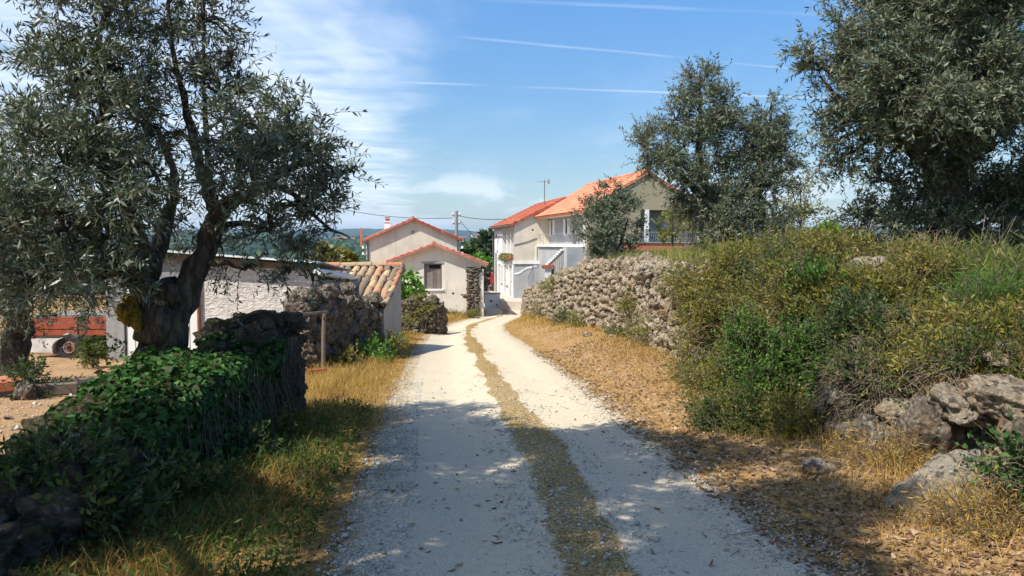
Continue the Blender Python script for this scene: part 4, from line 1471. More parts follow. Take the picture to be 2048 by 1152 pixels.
# ---- rough-cast shed on the left
def shed_rough():
    Y0 = 16.7
    r = thing('rough_cast_shed', 'low white rough-cast shed with corrugated roof and a white boarded door behind the big olive', 'shed', (-6.2, Y0, -0.9))
    g = -0.9

    def X(x):
        return x + 6.2
    m = MB(); m.prism([(X(-6.36), -0.5), (X(-4.0), -0.5), (X(-4.0), 2.06), (X(-6.36), 2.28)], 'y', 0, 0.22)
    m.build('front_wall', M['rough_cast'], r)
    m = MB(); m.box(X(-4.42), X(-3.985), -0.012, 0.2, -0.5, 1.25); m.build('smooth_corner', M['grey_stucco'], r)
    m = MB(); m.prism([(0.22, -0.5), (2.9, -0.5), (2.9, 0.6), (0.22, 1.1)], 'x', X(-4.2), X(-4.0)); m.build('side_wall', M['cement'], r)
    m = MB(); m.prism([(0.24, 1.1), (1.95, 0.8), (1.95, 1.7), (0.24, 1.78)], 'x', X(-4.05), X(-4.015)); m.build('side_board', M['board_grey'], r)
    for k in range(6):
        m = MB(); m.box(X(-4.1), X(-4.02) + 0.01 * (k % 2), 1.97, 2.9, 0.66 + k * 0.17, 0.81 + k * 0.17); m.build('plank', M['board_grey'], r)
    m = MB(); m.prism([(0.22, 1.7), (2.9, 1.5), (2.9, 1.75), (0.22, 2.0)], 'x', X(-4.16), X(-4.1)); m.build('gap_shade_sheet', M['dark'], r)  # dark sheet standing in for the shade inside the open gap
    m = MB(); m.box(X(-8.1), X(-4.2), 2.7, 2.9, -0.5, 1.7); m.box(X(-8.2), X(-8.05), 0.2, 2.9, -0.5, 1.8); m.build('rear_wall', M['cement'], r)
    # corrugated sheets: slope down to the right and to the back
    def zr(x, y):
        return 2.43 - 0.075 * (x + 7.9) - 0.085 * y
    xs0 = -8.3
    for k in range(4):
        xa, xb = xs0 + k * 1.1, xs0 + (k + 1) * 1.1 + 0.05
        n = 40
        V = []
        for y in (-0.22, 3.2):
            for i in range(n + 1):
                x = xa + (xb - xa) * i / n
                V.append((X(x), y, zr(x, y) + 0.02 * math.sin(i / n * 14 * 2 * math.pi) + 0.006 * k))
        V2 = [(a, b, c - 0.012) for a, b, c in V]
        N = n + 1
        F = [(i, i + 1, N + i + 1, N + i) for i in range(n)] + [(2 * N + i, 3 * N + i, 3 * N + i + 1, 2 * N + i + 1) for i in range(n)]
        F += [(i, 2 * N + i, 2 * N + i + 1, i + 1) for i in range(n)] + [(N + i, N + i + 1, 3 * N + i + 1, 3 * N + i) for i in range(n)]
        m = MB(); m.add(V + V2, F); m.build('roof_sheet', M['zinc'], r)
    m = MB(); m.prism([(X(-8.25), zr(-8.25, 0) - 0.20), (X(-3.95), zr(-3.95, 0) - 0.17), (X(-3.95), zr(-3.95, 0) - 0.05), (X(-8.25), zr(-8.25, 0) - 0.05)], 'y', -0.06, -0.012); m.build('fascia', M['old_wood'], r)
    m = MB(); m.bar((X(-8.3), -0.24, zr(-8.3, -0.2) + 0.0), (X(-3.9), -0.24, zr(-3.9, -0.2) + 0.0), 0.03, 0.035); m.build('edge_strip', M['white_board'], r)
    m = MB(); m.tube([(X(-3.9), -0.3, 1.97), (X(-3.86), 3.0, 1.72)], 0.075, 10); m.build('gutter', M['white_board'], r)
    # boarded white door
    d = MB(); d.bar((X(-7.9), 0.1, 0.45), (X(-6.42), 0.1, 0.45), 0.05); d.bar((X(-7.9), 0.1, 1.5), (X(-6.42), 0.1, 1.5), 0.05)
    dd = d.build('door', M['grey_wood'], r)
    for k in range(8):
        m = MB(); x = -7.9 + k * 0.186
        m.box(X(x) + 0.008, X(x + 0.186) - 0.008, 0.02 + 0.006 * (k % 2), 0.06 + 0.006 * (k % 2), -0.1, 1.95); m.build('plank', M['white_board'], dd)
    m = MB(); m.box(X(-7.95), X(-6.36), 0.05, 0.2, 1.96, 2.4); m.build('door_lintel', M['cement'], r)
    m = MB(); m.box(X(-8.28), X(-7.92), -0.03, 0.2, -0.4, 2.2); m.build('side_panel', M['cement'], r)
    m = MB(); m.tube([(X(-6.38), -0.05, -0.4), (X(-6.38), -0.05, 2.1)], 0.035, 8); m.build('downpipe', M['rust'], r)
    m = MB(); m.box(X(-6.28), X(-6.15), -0.1, -0.001, 0.78, 0.85); m.build('bracket', M['old_wood'], r)


# ---- tiled stone shed
def shed_tiled():
    r = thing('tiled_shed', 'old stone shed under weathered barrel tiles, beside the rough-cast shed', 'shed', (-3.4, 18.3, -0.9))
    sl = 0.272
    x1, xm, x0 = 0.53, -0.5, -1.75

    def zt(y):
        return 1.14 + sl * y
    m = MB(); m.prism([(0, -0.5), (2.9, -0.5), (2.9, zt(2.9) - 0.08), (0, zt(0) - 0.08)], 'x', x1 - 0.3, x1); m.build('side_wall', M['grey_stucco'], r)
    m = MB(); m.box(xm, x1 - 0.3, 0, 0.3, -0.5, zt(0) - 0.1); m.build('front_wall', M['brown_stone'], r)
    m = MB(); m.box(x0, x1 - 0.3, 2.6, 2.9, -0.5, zt(2.6) - 0.1); m.build('rear_wall', M['grey_stucco'], r)
    m = MB(); m.prism([(-0.05, zt(-0.05) - 0.07), (2.9, zt(2.9) - 0.07), (2.9, zt(2.9) - 0.04), (-0.05, zt(-0.05) - 0.04)], 'x', xm, x1 + 0.02)
    m.prism([(1.35, zt(1.35) - 0.07), (2.9, zt(2.9) - 0.07), (2.9, zt(2.9) - 0.04), (1.35, zt(1.35) - 0.04)], 'x', x0, xm - 0.002); m.build('roof_deck', M['old_wood'], r)
    # one barrel tile, copied
    def barrel(L=0.48, ra=0.098, rb=0.078, t=0.014):
        n = 7
        V = []
        for y, q in ((0, ra), (L, rb)):
            for rr in (q, q - t):
                for i in range(n):
                    a = math.pi * i / (n - 1)
                    V.append((math.cos(a) * rr, y, math.sin(a) * rr * 0.85))
        F = []
        for i in range(n - 1):
            F += [(i, i + 1, 2 * n + i + 1, 2 * n + i), (n + i, 3 * n + i, 3 * n + i + 1, n + i + 1), (i, n + i, n + i + 1, i + 1), (2 * n + i, 2 * n + i + 1, 3 * n + i + 1, 3 * n + i)]
        F += [(0, 2 * n, 3 * n, n), (n - 1, 2 * n - 1, 4 * n - 1, 3 * n - 1)]
        me = bpy.data.meshes.new('roof_tile')
        me.from_pydata(V, [], F)
        me.materials.append(M['barrel_tile'])
        return me
    me = barrel()
    pr = random.Random(12)
    ang = math.atan(sl)
    cols = int((x1 - x0) / 0.205)
    for c in range(cols + 1):
        x = x1 - 0.09 - c * 0.205
        for k in range(7):
            y = -0.08 + k * 0.42
            if x < xm and y < 1.3:
                continue
            if k == 0 and c in (1, 2, 3):
                continue                                   # broken away at the eave
            for inv in (0, 1):
                o = bpy.data.objects.new('roof_tile', me)
                link(o, r)
                o.location = (x - inv * 0.103 + pr.uniform(-.012, .012), y + pr.uniform(-.02, .02), zt(y) + (0.0 if not inv else 0.045) + pr.uniform(-.006, .006))
                o.rotation_euler = (ang + 0.035, R(180) * inv, pr.uniform(-.05, .05))
                if inv:
                    o.rotation_euler = (Matrix.Rotation(ang + 0.02, 3, 'X') @ Matrix.Rotation(R(180), 3, 'Y')).to_euler()
    for k in range(7):
        y = -0.1 + k * 0.42
        o = bpy.data.objects.new('verge_tile', me); link(o, r)
        o.location = (x1 + 0.02, y, zt(y) + 0.02); o.rotation_euler = (ang + 0.03, R(18), 0.02)
        o.scale = (0.8, 1, 1)
    for k in range(6):
        o = bpy.data.objects.new('ridge_tile', me); link(o, r)
        o.location = (x1 + 0.05 - k * 0.4, 2.86, zt(2.86) + 0.06 + pr.uniform(-.01, .01)); o.rotation_euler = (0.0, -0.04, R(90) + pr.uniform(-.03, .03)); o.scale = (1.3, 1, 1.1)


# ---- red slatted trailer
def trailer():
    r = thing('farm_trailer', 'farm trailer with red slatted sides and a white mudguard parked beside the shed', 'trailer', (-9.4, 17.6, -0.9))
    x0, x1, y0, y1 = -1.0, 1.1, 0, 1.6
    m = MB(); m.box(x0, x1, y0, y1, 0.5, 0.56); m.build('bed', M['old_wood'], r)
    m = MB(); m.bar((x0, 0.3, 0.43), (x1, 0.3, 0.43), 0.08, 0.12); m.bar((x0 - 0.9, 0.8, 0.4), (x1, 0.8, 0.43), 0.08, 0.1); m.bar((x0, 1.3, 0.43), (x1, 1.3, 0.43), 0.08, 0.12)
    m.bar((-0.12, 0.05, 0.28), (-0.12, 1.5, 0.28), 0.07); m.box(-0.9, 1.1, 0.7, 0.75, 0.06, 0.5); m.build('chassis_and_shade_panel', M['dark'], r)  # beams, plus a dark panel added for the shade beneath the bed
    for side, ya, yb in ((0, y0 - 0.03, y0), (1, y1, y1 + 0.03)):
        for k in range(3):
            m = MB(); m.box(x0, x1, ya, yb, 0.56 + k * 0.135, 0.675 + k * 0.135); m.build('slat', M['red_wood'], r)
        for x in (x0 + 0.04, 0.0, x1 - 0.1):
            m = MB(); m.box(x, x + 0.06, ya - 0.03 if side == 0 else yb, ya if side == 0 else yb + 0.03, 0.48, 0.98); m.build('stake', M['rust'], r)
    for k in range(3):
        for x in (x0 - 0.03, x1):
            m = MB(); m.box(x, x + 0.03, y0, y1, 0.56 + k * 0.135, 0.675 + k * 0.135); m.build('end_slat', M['red_wood'], r)
    m = MB(); m.box(x0 + 0.1, x1 - 0.1, 0.1, 1.5, 0.56, 0.99); m.build('load', M['grey_wood'], r)
    for yy in (-0.02, 1.5):
        m = MB()
        prof = [(0.295 - 0.03 * abs(t) ** 2, t) for t in (-1, -0.6, 0, 0.6, 1)]
        n = 28
        V = []
        for i in range(n):
            a = 2 * math.pi * i / n
            for (q, t) in [(0.16, -1)] + prof + [(0.16, 1)]:
                qq = q + (0.012 if (i % 2 and q > 0.2) else 0)
                V.append((math.cos(a) * qq, t * 0.085, math.sin(a) * qq))
        k = 7
        F = [(i * k + j, i * k + j + 1, ((i + 1) % n) * k + j + 1, ((i + 1) % n) * k + j) for i in range(n) for j in range(k - 1)]
        F += [(i * k + k - 1, i * k, ((i + 1) % n) * k, ((i + 1) % n) * k + k - 1) for i in range(n)]
        w = bpy.data.objects.new('wheel', None); link(w, r); w.location = (-0.12, yy + 0.04, 0.3)
        m.add(V, F); m.build('tyre', M['rubber'], w, smooth_=False)
        m = MB(); m.tube([(0, -0.05, 0), (0, 0.05, 0)], 0.16, 20); m.tube([(0, -0.085, 0), (0, -0.05, 0)], [0.12, 0.15], 20); m.build('rim', M['rust'], w)
        m = MB()
        for i in range(24):
            a, b = 2 * math.pi * i / 24, 2 * math.pi * (i + 1) / 24
            m.bar((math.cos(a) * 0.115, -0.088, math.sin(a) * 0.115), (math.cos(b) * 0.115, -0.088, math.sin(b) * 0.115), 0.03, 0.014)
        m.build('rim_ring', M['pole_concrete'], w)
        m = MB(); m.tube([(0, -0.11, 0), (0, -0.05, 0)], 0.05, 10); m.build('hub', M['dark'], w)
    m = MB()
    V, F = [], []
    n = 12
    for i in range(n + 1):
        a = math.pi * (1.02 - 0.42 * i / n)
        for q in (0.33, 0.35):
            for y in (-0.14, 0.16):
                V.append((-0.12 + math.cos(a) * q, y, 0.285 + math.sin(a) * q * 0.72))
    for i in range(n):
        b = i * 4
        F += [(b, b + 1, b + 5, b + 4), (b + 2, b + 6, b + 7, b + 3), (b, b + 4, b + 6, b + 2), (b + 1, b + 3, b + 7, b + 5)]
    F += [(0, 2, 3, 1), (n * 4, n * 4 + 1, n * 4 + 3, n * 4 + 2)]
    m.add(V, F)
    m.prism([(-0.98, 0.49), (-0.3, 0.49), (-0.42, 0.42), (-0.5, 0.2), (-0.95, 0.2)], 'y', -0.06, 0.02)
    m.build('mudguard', M['dusty_white'], r)
    m = MB(); m.tube([(x0 - 0.9, 0.8, 0.4), (x0 - 0.9, 0.8, -0.05)], 0.03, 8); m.build('prop_stand', M['iron'], r)


def far_village():
    i = 0
    for px, py, D, w, lab in ((683, 487, 1400, 11, 'distant white farmhouse among the hillside woods, left of the beige gable house'),
                              (703, 485, 1450, 6, 'small distant white cottage next to the far white farmhouse'),
                              (951, 473, 1900, 9, 'tiny far white building high on the wooded hill beside the pole'),
                              (925, 478, 1600, 8, 'far white house on the hill just right of the utility pole')):
        p = at(px, py, D)
        a, rr = math.degrees(math.atan2(p.x, p.y)), math.hypot(p.x, p.y)
        z = float(hill_z(np.array([a]), np.array([rr]))[0])
        z = max(z, p.z - 2)
        r = thing('distant_house', lab, 'house', (p.x, p.y, z), 0.3 * (i - 1), 'white houses far off on the hillside')
        h = 4.5
        m = MB(); m.box(-w, w, -4, 4, -8, h); m.prism([(-4, h), (4, h), (0, h + 2)], 'x', -w, w); m.build('wall', M['white_paint'], r)
        m = MB(); m.prism([(-4.6, h - 0.1), (0, h + 2.1), (4.6, h - 0.1), (4.6, h + 0.2), (0, h + 2.5), (-4.6, h + 0.2)], 'x', -w - 0.4, w + 0.4); m.build('roof', M['red_tiles'], r)
        for k in range(4):
            x = -w + (k + 0.5) * w / 2
            m = MB(); m.box(x - 0.8, x + 0.8, -4.05, -3.9, 1.5, 4); m.build('window', M['dark'], r)
        i += 1


def pole():
    b = Vector((-4.19, 62, -2.5))
    r = thing('utility_pole', 'grey utility pole with insulators rising between the gable houses', 'pole', b)
    top = 6.65
    m = MB(); m.tube([(0, 0, -0.5), (0, 0, top)], [0.17, 0.11], 8); m.build('shaft', M['pole_concrete'], r)
    m = MB(); m.bar((-0.32, 0, top - 0.35), (0.34, 0, top - 0.35), 0.07); m.bar((-0.28, 0, top - 0.95), (0.3, 0, top - 0.95), 0.07); m.build('crossarm', M['iron'], r)
    for x, z in ((-0.29, -0.3), (0.31, -0.3), (-0.25, -0.9), (0.27, -0.9)):
        m = MB(); m.tube([(x, 0, top + z), (x, 0, top + z + 0.1), (x, 0, top + z + 0.16)], [0.05, 0.08, 0.04], 8); m.build('insulator', M['plastic'], r)
    m = MB()
    for p, q, sag in ((at(919, 432, 62), at(1012, 438, 58.6), 0.12), (at(919, 441, 62), at(986, 508, 59.8), 0.1), (at(905, 436, 62), at(560, 380, 75), 0.8)):
        pts = [p.lerp(q, k / 10) - b - Vector((0, 0, sag * 4 * (k / 10) * (1 - k / 10))) for k in range(11)]
        m.tube(pts, 0.022, 5)
    m.build('wire', M['dark'], r)


house_front()
house_rear()
house_white()
house_orange()
shed_rough()
shed_tiled()
trailer()
far_village()
pole()


# ------------------------------------------------------------------ dry-stone walls
def right_wall():
    pr = random.Random(21)
    r = thing('dry_stone_wall', 'long sunlit dry-stone retaining wall curving down the right side of the lane', 'wall', (2.6, 20, -1.0))
    items = []
    y = 10.6
    while y < 45.5:
        w = pr.uniform(0.17, 0.46) * (1.0 if y < 26 else 1.12)
        xw = float(wall_x(y))
        zb = gz(xw - 0.12, y) - 0.08
        zt = float(field_z(y)) + 0.10 + 0.34 * float(vn(np.array([y * 0.8]), np.array([3.3]), 4)[0])
        z = zb
        sl = float(wall_x(y + 0.5) - wall_x(y - 0.5))
        yaw = math.atan2(-sl, 1)
        while z < zt:
            h = pr.uniform(0.11, 0.27)
            if pr.random() < 0.1:
                h *= 1.5
            f = (z - zb) / max(zt - zb, 0.1)
            items.append(((xw + 0.10 + 0.12 * f + pr.uniform(-0.06, 0.05), y + pr.uniform(-0.07, 0.07), z + h / 2), (pr.uniform(0.22, 0.34), w * pr.uniform(0.85, 1.2), h * 0.98), erot(pr, yaw, 0.4)))
            z += h * 0.97
        for k in range(2):
            items.append(((xw + 0.3 + 0.22 * k, y + pr.uniform(-.1, .1), zt - 0.02 + pr.uniform(-0.05, 0.07)), (pr.uniform(0.25, 0.42), w * 1.15, pr.uniform(0.16, 0.26)), erot(pr, 0, 0.4)))
        y += w * 0.9
    lay_stones(r, items, 'limestone')
    # pale bleached boulders lying on its top
    for px, py, D, s, lab in ((1345, 556, 13.6, (0.42, 0.34, 0.24), 'bleached white boulder on the wall top where the bushes begin'),
                              (1288, 545, 16.6, (0.45, 0.35, 0.30), 'pale rounded boulder on the highest stretch of the right wall'),
                              (1735, 537, 9.6, (0.55, 0.4, 0.28), 'pale lichened boulder half buried in the scrub on the bank')):
        p = at(px, py, D)
        o = link(bpy.data.objects.new('boulder', stone_mesh(int(px), 4, 0.5, 0.4, 'pale_limestone', 'boulder')))
        o.location = p; o.scale = s; o.rotation_euler = (0.2, 0.3, px * 0.7)
        tag(o, lab, 'boulder', 'pale boulders along the bank')


def near_wall():
    pr = random.Random(33)
    r = thing('tumbled_wall', 'tumbled near end of the right stone wall, big weathered rocks with dark gaps', 'wall', (3.5, 6, 0))
    items = []
    y = 2.2
    while y < 10.8:
        w = pr.uniform(0.30, 0.62)
        xw = float(wall_x(y))
        zb = gz(xw - 0.1, y) - 0.1
        zt = float(field_z(y)) - 0.04
        z = zb
        while z < zt:
            h = pr.uniform(0.16, 0.36)
            if pr.random() > 0.3 and not 4.9 < y < 7.3:
                items.append(((xw + 0.04 + pr.uniform(-0.12, 0.08) + 0.2 * (z - zb), y + pr.uniform(-0.1, 0.1), z + h / 2), (pr.uniform(0.35, 0.55), w * pr.uniform(0.8, 1.1), h * 1.15), erot(pr, 0, 0.45)))
            z += h * 0.95
        y += w * 0.88
    lay_stones(r, items, 'brown_stone')
    # wedge of pale rock at the foot of the bank, near right
    p = at(1893, 1010, 5.6)
    me = stone_mesh(907, 5, 0.34, 0.5, 'pale_limestone', 'boulder')
    o = link(bpy.data.objects.new('boulder', me))
    o.location = (p.x, p.y, p.z - 0.06); o.scale = (1.0, 0.6, 0.62); o.rotation_euler = (0.35, -0.55, 0.25)
    tag(o, 'large wedge of pale speckled limestone at the foot of the near right bank', 'boulder', 'pale boulders along the bank')
    for px, py, D, s, lab, seed in ((1858, 882, 6.55, (0.40, 0.44, 0.58), 'tall rounded brown rock bulging from the near right bank', 911),
                                    (1925, 818, 6.35, (0.36, 0.44, 0.22), 'pale-edged overhanging rock above the dark hollow in the near bank', 912),
                                    (1995, 800, 6.2, (0.46, 0.46, 0.28), 'orange-stained ledge rock roofing the dark hollow near the right edge', 913),
                                    (1952, 878, 6.55, (0.2, 0.2, 0.22), 'small pale rock perched in the dark hollow under the overhang', 914),
                                    (1990, 925, 6.3, (0.32, 0.28, 0.22), 'pale broken rock at the bottom of the dark hollow', 915),
                                    (1790, 905, 6.9, (0.46, 0.34, 0.42), 'dark grey slab rock behind the dry weeds, left of the tall brown rock', 916),
                                    (2052, 880, 5.95, (0.30, 0.36, 0.40), 'grey rock cut by the right edge beneath the ledge rock', 917),
                                    (2030, 715, 6.7, (0.46, 0.42, 0.24), 'pale pitted rock in dry grass high on the bank at the right edge', 918),
                                    (1800, 830, 7.05, (0.34, 0.3, 0.22), 'pale lichened rock top showing among the grey brambles', 919),
                                    (2052, 815, 6.0, (0.34, 0.4, 0.24), 'second ledge rock running out of the picture at the right edge', 920)):
        q = at(px, py, D)
        o = link(bpy.data.objects.new('rock', stone_mesh(seed, 4, 0.6, 0.45, 'limestone' if seed not in (911, 916, 917) else 'brown_stone', 'rock')))
        o.location = q + Vector((0.04, 0.08, 0)); o.scale = (s[0] * 1.12, s[1] * 1.15, s[2] * 1.12); o.rotation_euler = (0.15, 0.1, (seed % 7) * 0.25 - 0.7)
        tag(o, lab, 'rock', 'rocks of the near bank')


LW_TOP = pchip([-3, 2, 4, 4.8, 5.4, 6.5, 7.5, 8.5, 8.8, 9.7], [0.12, 0.12, 0.14, 0.2, 0.24, 0.44, 0.46, 0.42, 0.62, 0.66])


def left_wall():
    pr = random.Random(40)
    r = thing('ivy_wall', 'dark mossy dry-stone wall ending in a stacked stone pillar on the left of the lane', 'wall', (-2.9, 6, -0.3))
    items = []
    y = -2.0
    while y < 9.7:
        end = y > 8.75
        w = pr.uniform(0.20, 0.38)
        zb = gz(-2.5, y) - 0.12
        zt = float(LW_TOP(y)) + pr.uniform(-0.03, 0.05)
        for face, n in ((-2.62, 0), (-3.24, 1)):
            z = zb if not (end and n == 0) else 9
            while z < zt - 0.06:
                h = min(pr.uniform(0.12, 0.26), zt - z + 0.05)
                items.append(((face + pr.uniform(-0.05, 0.05), y + pr.uniform(-0.06, 0.06), z + h / 2), (pr.uniform(0.26, 0.4), w * 1.08, h * 1.1), erot(pr, 0, 0.35)))
                z += h * 0.97
        for xx in (-2.78, -3.08):
            items.append(((xx + pr.uniform(-.05, .05), y + pr.uniform(-.06, .06), zt - 0.08 + pr.uniform(-.04, .04)), (pr.uniform(0.26, 0.38), w * 1.1, pr.uniform(0.2, 0.32)), erot(pr, 0, 0.4)))
        y += w * 0.9
    # end face and the big stones of the pillar
    z = gz(-2.5, 9.6) - 0.1
    while z < 0.72:
        h = pr.uniform(0.2, 0.36)
        for x in (-2.68, -3.05):
            items.append(((x + pr.uniform(-.05, .05), 9.62, z + h / 2), (0.46, 0.34, h * 1.25), erot(pr, 0, 0.3)))
        z += h * 0.95
    for x, yy, z, s in ((-2.62, 9.25, 0.40, (0.34, 0.5, 0.40)), (-2.60, 9.4, 0.08, (0.36, 0.5, 0.42)), (-2.58, 9.4, -0.3, (0.38, 0.5, 0.44)), (-2.95, 9.2, 0.66, (0.45, 0.45, 0.30)),
                        (-3.15, 9.0, 0.58, (0.42, 0.4, 0.42)), (-2.85, 9.3, 0.80, (0.36, 0.3, 0.12)), (-2.8, 8.75, 0.62, (0.5, 0.35, 0.3)), (-3.05, 8.4, 0.5, (0.4, 0.4, 0.22))):
        items.append(((x, yy, z), s, erot(pr, 0, 0.2)))
    lay_stones(r, items, 'mossy_stone')
    m = MB()
    for k in range(24):
        a, b = -2.0 + k * 0.484, -2.0 + (k + 1) * 0.484
        zt = float(LW_TOP((a + b) / 2)) - 0.14
        m.box(-0.28, 0.24, a - 6, b - 6, -0.6, zt + 0.3)
    m.build('core', M['soil'], r)


def ivy():
    rg = np.random.default_rng(14)
    r = thing('ivy', 'thick green ivy draped over the stone wall below the big olive', 'ivy', (-2.85, 6.6, -0.3))
    n = 21000
    y = rg.uniform(5.5, 8.7, n)
    u = rg.beta(1.1, 1.4, n)                  # 0 at the far side of the top, 1 at the wall foot
    top = LW_TOP(y) + 0.04
    dens = vn(y * 1.4, u * 3.0, 5) + rg.uniform(-.35, .35, n) + 0.30 - 0.35 * sstep(0.6, 1.0, u) - 0.25 * (1 - sstep(5.6, 6.2, y))
    keep = dens > 0
    y, u, top = y[keep], u[keep], top[keep]
    n = len(y)
    bul = 0.08 + 0.22 * fbm(y * 1.7, u * 3.2, 4, 9) + 0.08 * np.exp(-((y - 6.8) / 0.7) ** 2)
    onTop = u < 0.40
    t = np.clip(u / 0.40, 0, 1)
    s = np.clip((u - 0.40) / 0.60, 0, 1)
    x = np.where(onTop, -3.35 + 0.85 * t, -2.50 + 0.06 * s)
    zf = ground(np.full(n, -2.4), y)
    z = np.where(onTop, top + 0.04 * np.sin(t * np.pi), top - s * (top - zf))
    nx = np.where(onTop, 0.15 + 0.5 * t ** 3, 0.95); nz = np.where(onTop, 0.95, 0.3)
    N = norm(np.stack([nx, -0.25 * np.ones(n), nz], -1) + rg.normal(size=(n, 3)) * 0.65)
    P = np.stack([x, y, z], -1) + N * (np.maximum(bul, 0.02) * rg.uniform(0.1, 1.0, n))[:, None]
    dn = norm(np.stack([np.where(onTop, 0.5, 0.25), -0.3 * np.ones(n), np.where(onTop, -0.25, -1.0)], -1) + rg.normal(size=(n, 3)) * 0.75)
    D = norm(dn - N * np.sum(dn * N, -1, keepdims=True) + N * 0.25)
    Wd = norm(np.cross(N, D))
    L = 0.026 + 0.055 * rg.beta(1.6, 2.2, n)
    V, F, nv = leaf_faces(P - np.array(r.location), D, Wd, L, L * 0.95, 'broad', fold=0.12)
    t = np.clip(rg.normal(0.45, 0.25, n) - 0.15 * (u > 0.5), 0, 1)
    stuff(np_mesh('foliage', V, F, M['ivy_leaf'], r, attrs={'tint': np.repeat(t, nv)}))
    k = 260
    yy = rg.uniform(5.8, 9.3, k)
    S = np.stack([-2.46 + rg.uniform(-.05, .12, k), yy, LW_TOP(yy) - rg.uniform(0, 0.45, k)], -1) - np.array(r.location)
    Dd = norm(np.stack([rg.uniform(-.1, .3, k), rg.uniform(-.6, .5, k), -np.ones(k)], -1))
    V, F = twigs_mesh(S, Dd, rg.uniform(0.25, 0.8, k), 0.0, 0.005, 0.003)
    stuff(np_mesh('vines', V, F, M['twig'], r))
    # small broad-leaved sprig leaning into the yard
    V, F, t = leaves_on(rg, np.array([[-0.75, 1.0, 0.95]] * 6) + rg.normal(size=(6, 3)) * 0.02, norm(rg.normal(size=(6, 3)) * 0.3 + np.array([-1, 0, 0.2])), rg.uniform(0.2, 0.42, 6), 9, 0.07, 0.03, 0.3)
    stuff(np_mesh('sprig', V, F, M['ivy_leaf'], r, attrs={'tint': t}))


def rubble_walls():
    pr = random.Random(51)
    r = thing('rubble_wall', 'lumpy pitted rubble wall standing in front of the tiled shed behind the gate post', 'wall', (-3.4, 16.5, -0.9))
    items = []
    a, b = Vector((-3.78, 14.9)), Vector((-2.98, 18.2))
    L = (b - a).length
    d = (b - a) / L
    nrm = Vector((d.y, -d.x))
    yaw = math.atan2(d.y, d.x)
    s = 0.0
    while s < L:
        w = pr.uniform(0.2, 0.42)
        p = a + d * s
        zb = gz(p.x, p.y) - 0.1
        zt = 0.52 - 0.10 * s / L + 0.22 * (mnoise.noise(Vector((s * 1.3, 2.0, 7.0)))) - 0.35 * max(0, s / L - 0.75)
        z = zb
        while z < zt:
            h = pr.uniform(0.16, 0.3)
            q = p + nrm * (pr.uniform(-0.06, 0.07) - 0.10 * (z - zb))
            items.append(((q.x, q.y, z + h / 2), (w * 1.3, pr.uniform(0.3, 0.42), h * 1.35), erot(pr, yaw, 0.4)))
            z += h * 0.92
        for k in (0.22,):
            q = p - nrm * k
            items.append(((q.x, q.y, zt - 0.05), (w * 1.3, 0.36, 0.28), erot(pr, yaw, 0.4)))
        s += w * 0.85
    # the end towards the camera
    for k in range(22):
        z = pr.uniform(-0.75, 0.5)
        q = a - nrm * pr.uniform(0, 0.22) - d * 0.02
        items.append(((q.x, q.y, z), (0.36, 0.34, 0.3), erot(pr, yaw, 0.5)))
    lay_stones(r, items, 'brown_stone')
    m = MB(); q = [a, b, b - nrm * 0.25, a - nrm * 0.25]
    m.prism([(v.x + 3.4, v.y - 16.5) for v in q], 'z', -0.3, 1.2); m.build('core', M['soil'], r)

    r = thing('rubble_wall', 'short broken stone wall end overgrown with weeds before the cream gabled house', 'wall', (-3.1, 27.2, -1.4))
    items = []
    x = -4.1
    while x < -2.35:
        w = pr.uniform(0.24, 0.42)
        yy = 27.0 + 0.25 * (x + 3.9)
        zb = gz(x, yy) - 0.1
        zt = -0.33 + 0.12 * mnoise.noise(Vector((x * 2, 1, 4))) - 0.25 * max(0, x + 2.7)
        z = zb
        while z < zt:
            h = pr.uniform(0.15, 0.28)
            items.append(((x, yy + pr.uniform(-.05, .05), z + h / 2), (w * 1.3, 0.36, h * 1.35), erot(pr, 0.2, 0.35)))
            items.append(((x, yy + 0.4, z + h / 2), (w * 1.3, 0.36, h * 1.35), erot(pr, 0.2, 0.35)))
            z += h * 0.92
        x += w * 0.85
    for k in range(16):
        items.append(((-2.36, 27.4 + pr.uniform(-.05, .5), pr.uniform(-1.45, -0.55)), (0.3, 0.34, 0.3), erot(pr, 0.2, 0.4)))
    lay_stones(r, items, 'brown_stone')
    r = thing('rubble_wall', 'far stone boundary wall seen through the gap beyond the lane end', 'wall', (-1.8, 64, -2.6))
    items = []
    for k in range(70):
        items.append(((-2.6 + pr.uniform(0, 2.0), 64 + pr.uniform(-.05, .05), -2.6 + pr.uniform(0, 2.3)), (0.5, 0.4, 0.34), erot(pr, 0, 0.3)))
    lay_stones(r, items, 'brown_stone')
    m = MB(); m.box(-0.9, 1.3, 0.05, 0.5, -0.3, 2.25); m.build('core', M['brown_stone'], r)
    m = MB(); m.box(0.12, 0.75, -0.3, -0.22, 1.2, 2.0); m.build('panel', M['red_paint'], r)


right_wall()
near_wall()
left_wall()
rubble_walls()


# ------------------------------------------------------------------ trees
def bl(lst, n):
    """(px, py, depth, radius px, density) read off the photo -> blobs in metres."""
    out = []
    for px, py, D, rp, *k in lst:
        k = k[0] if k else 1.0
        rm = rp * D / FPX
        out.append((tuple(at(px, py, D)), (rm, rm * 0.95, rm * 0.9), max(8, int(n * k * (rp / 100.0) ** 2 * (D / 8.0) ** 0))))
    return out


def T(*pts):
    return [tuple(at(*p)) for p in pts]


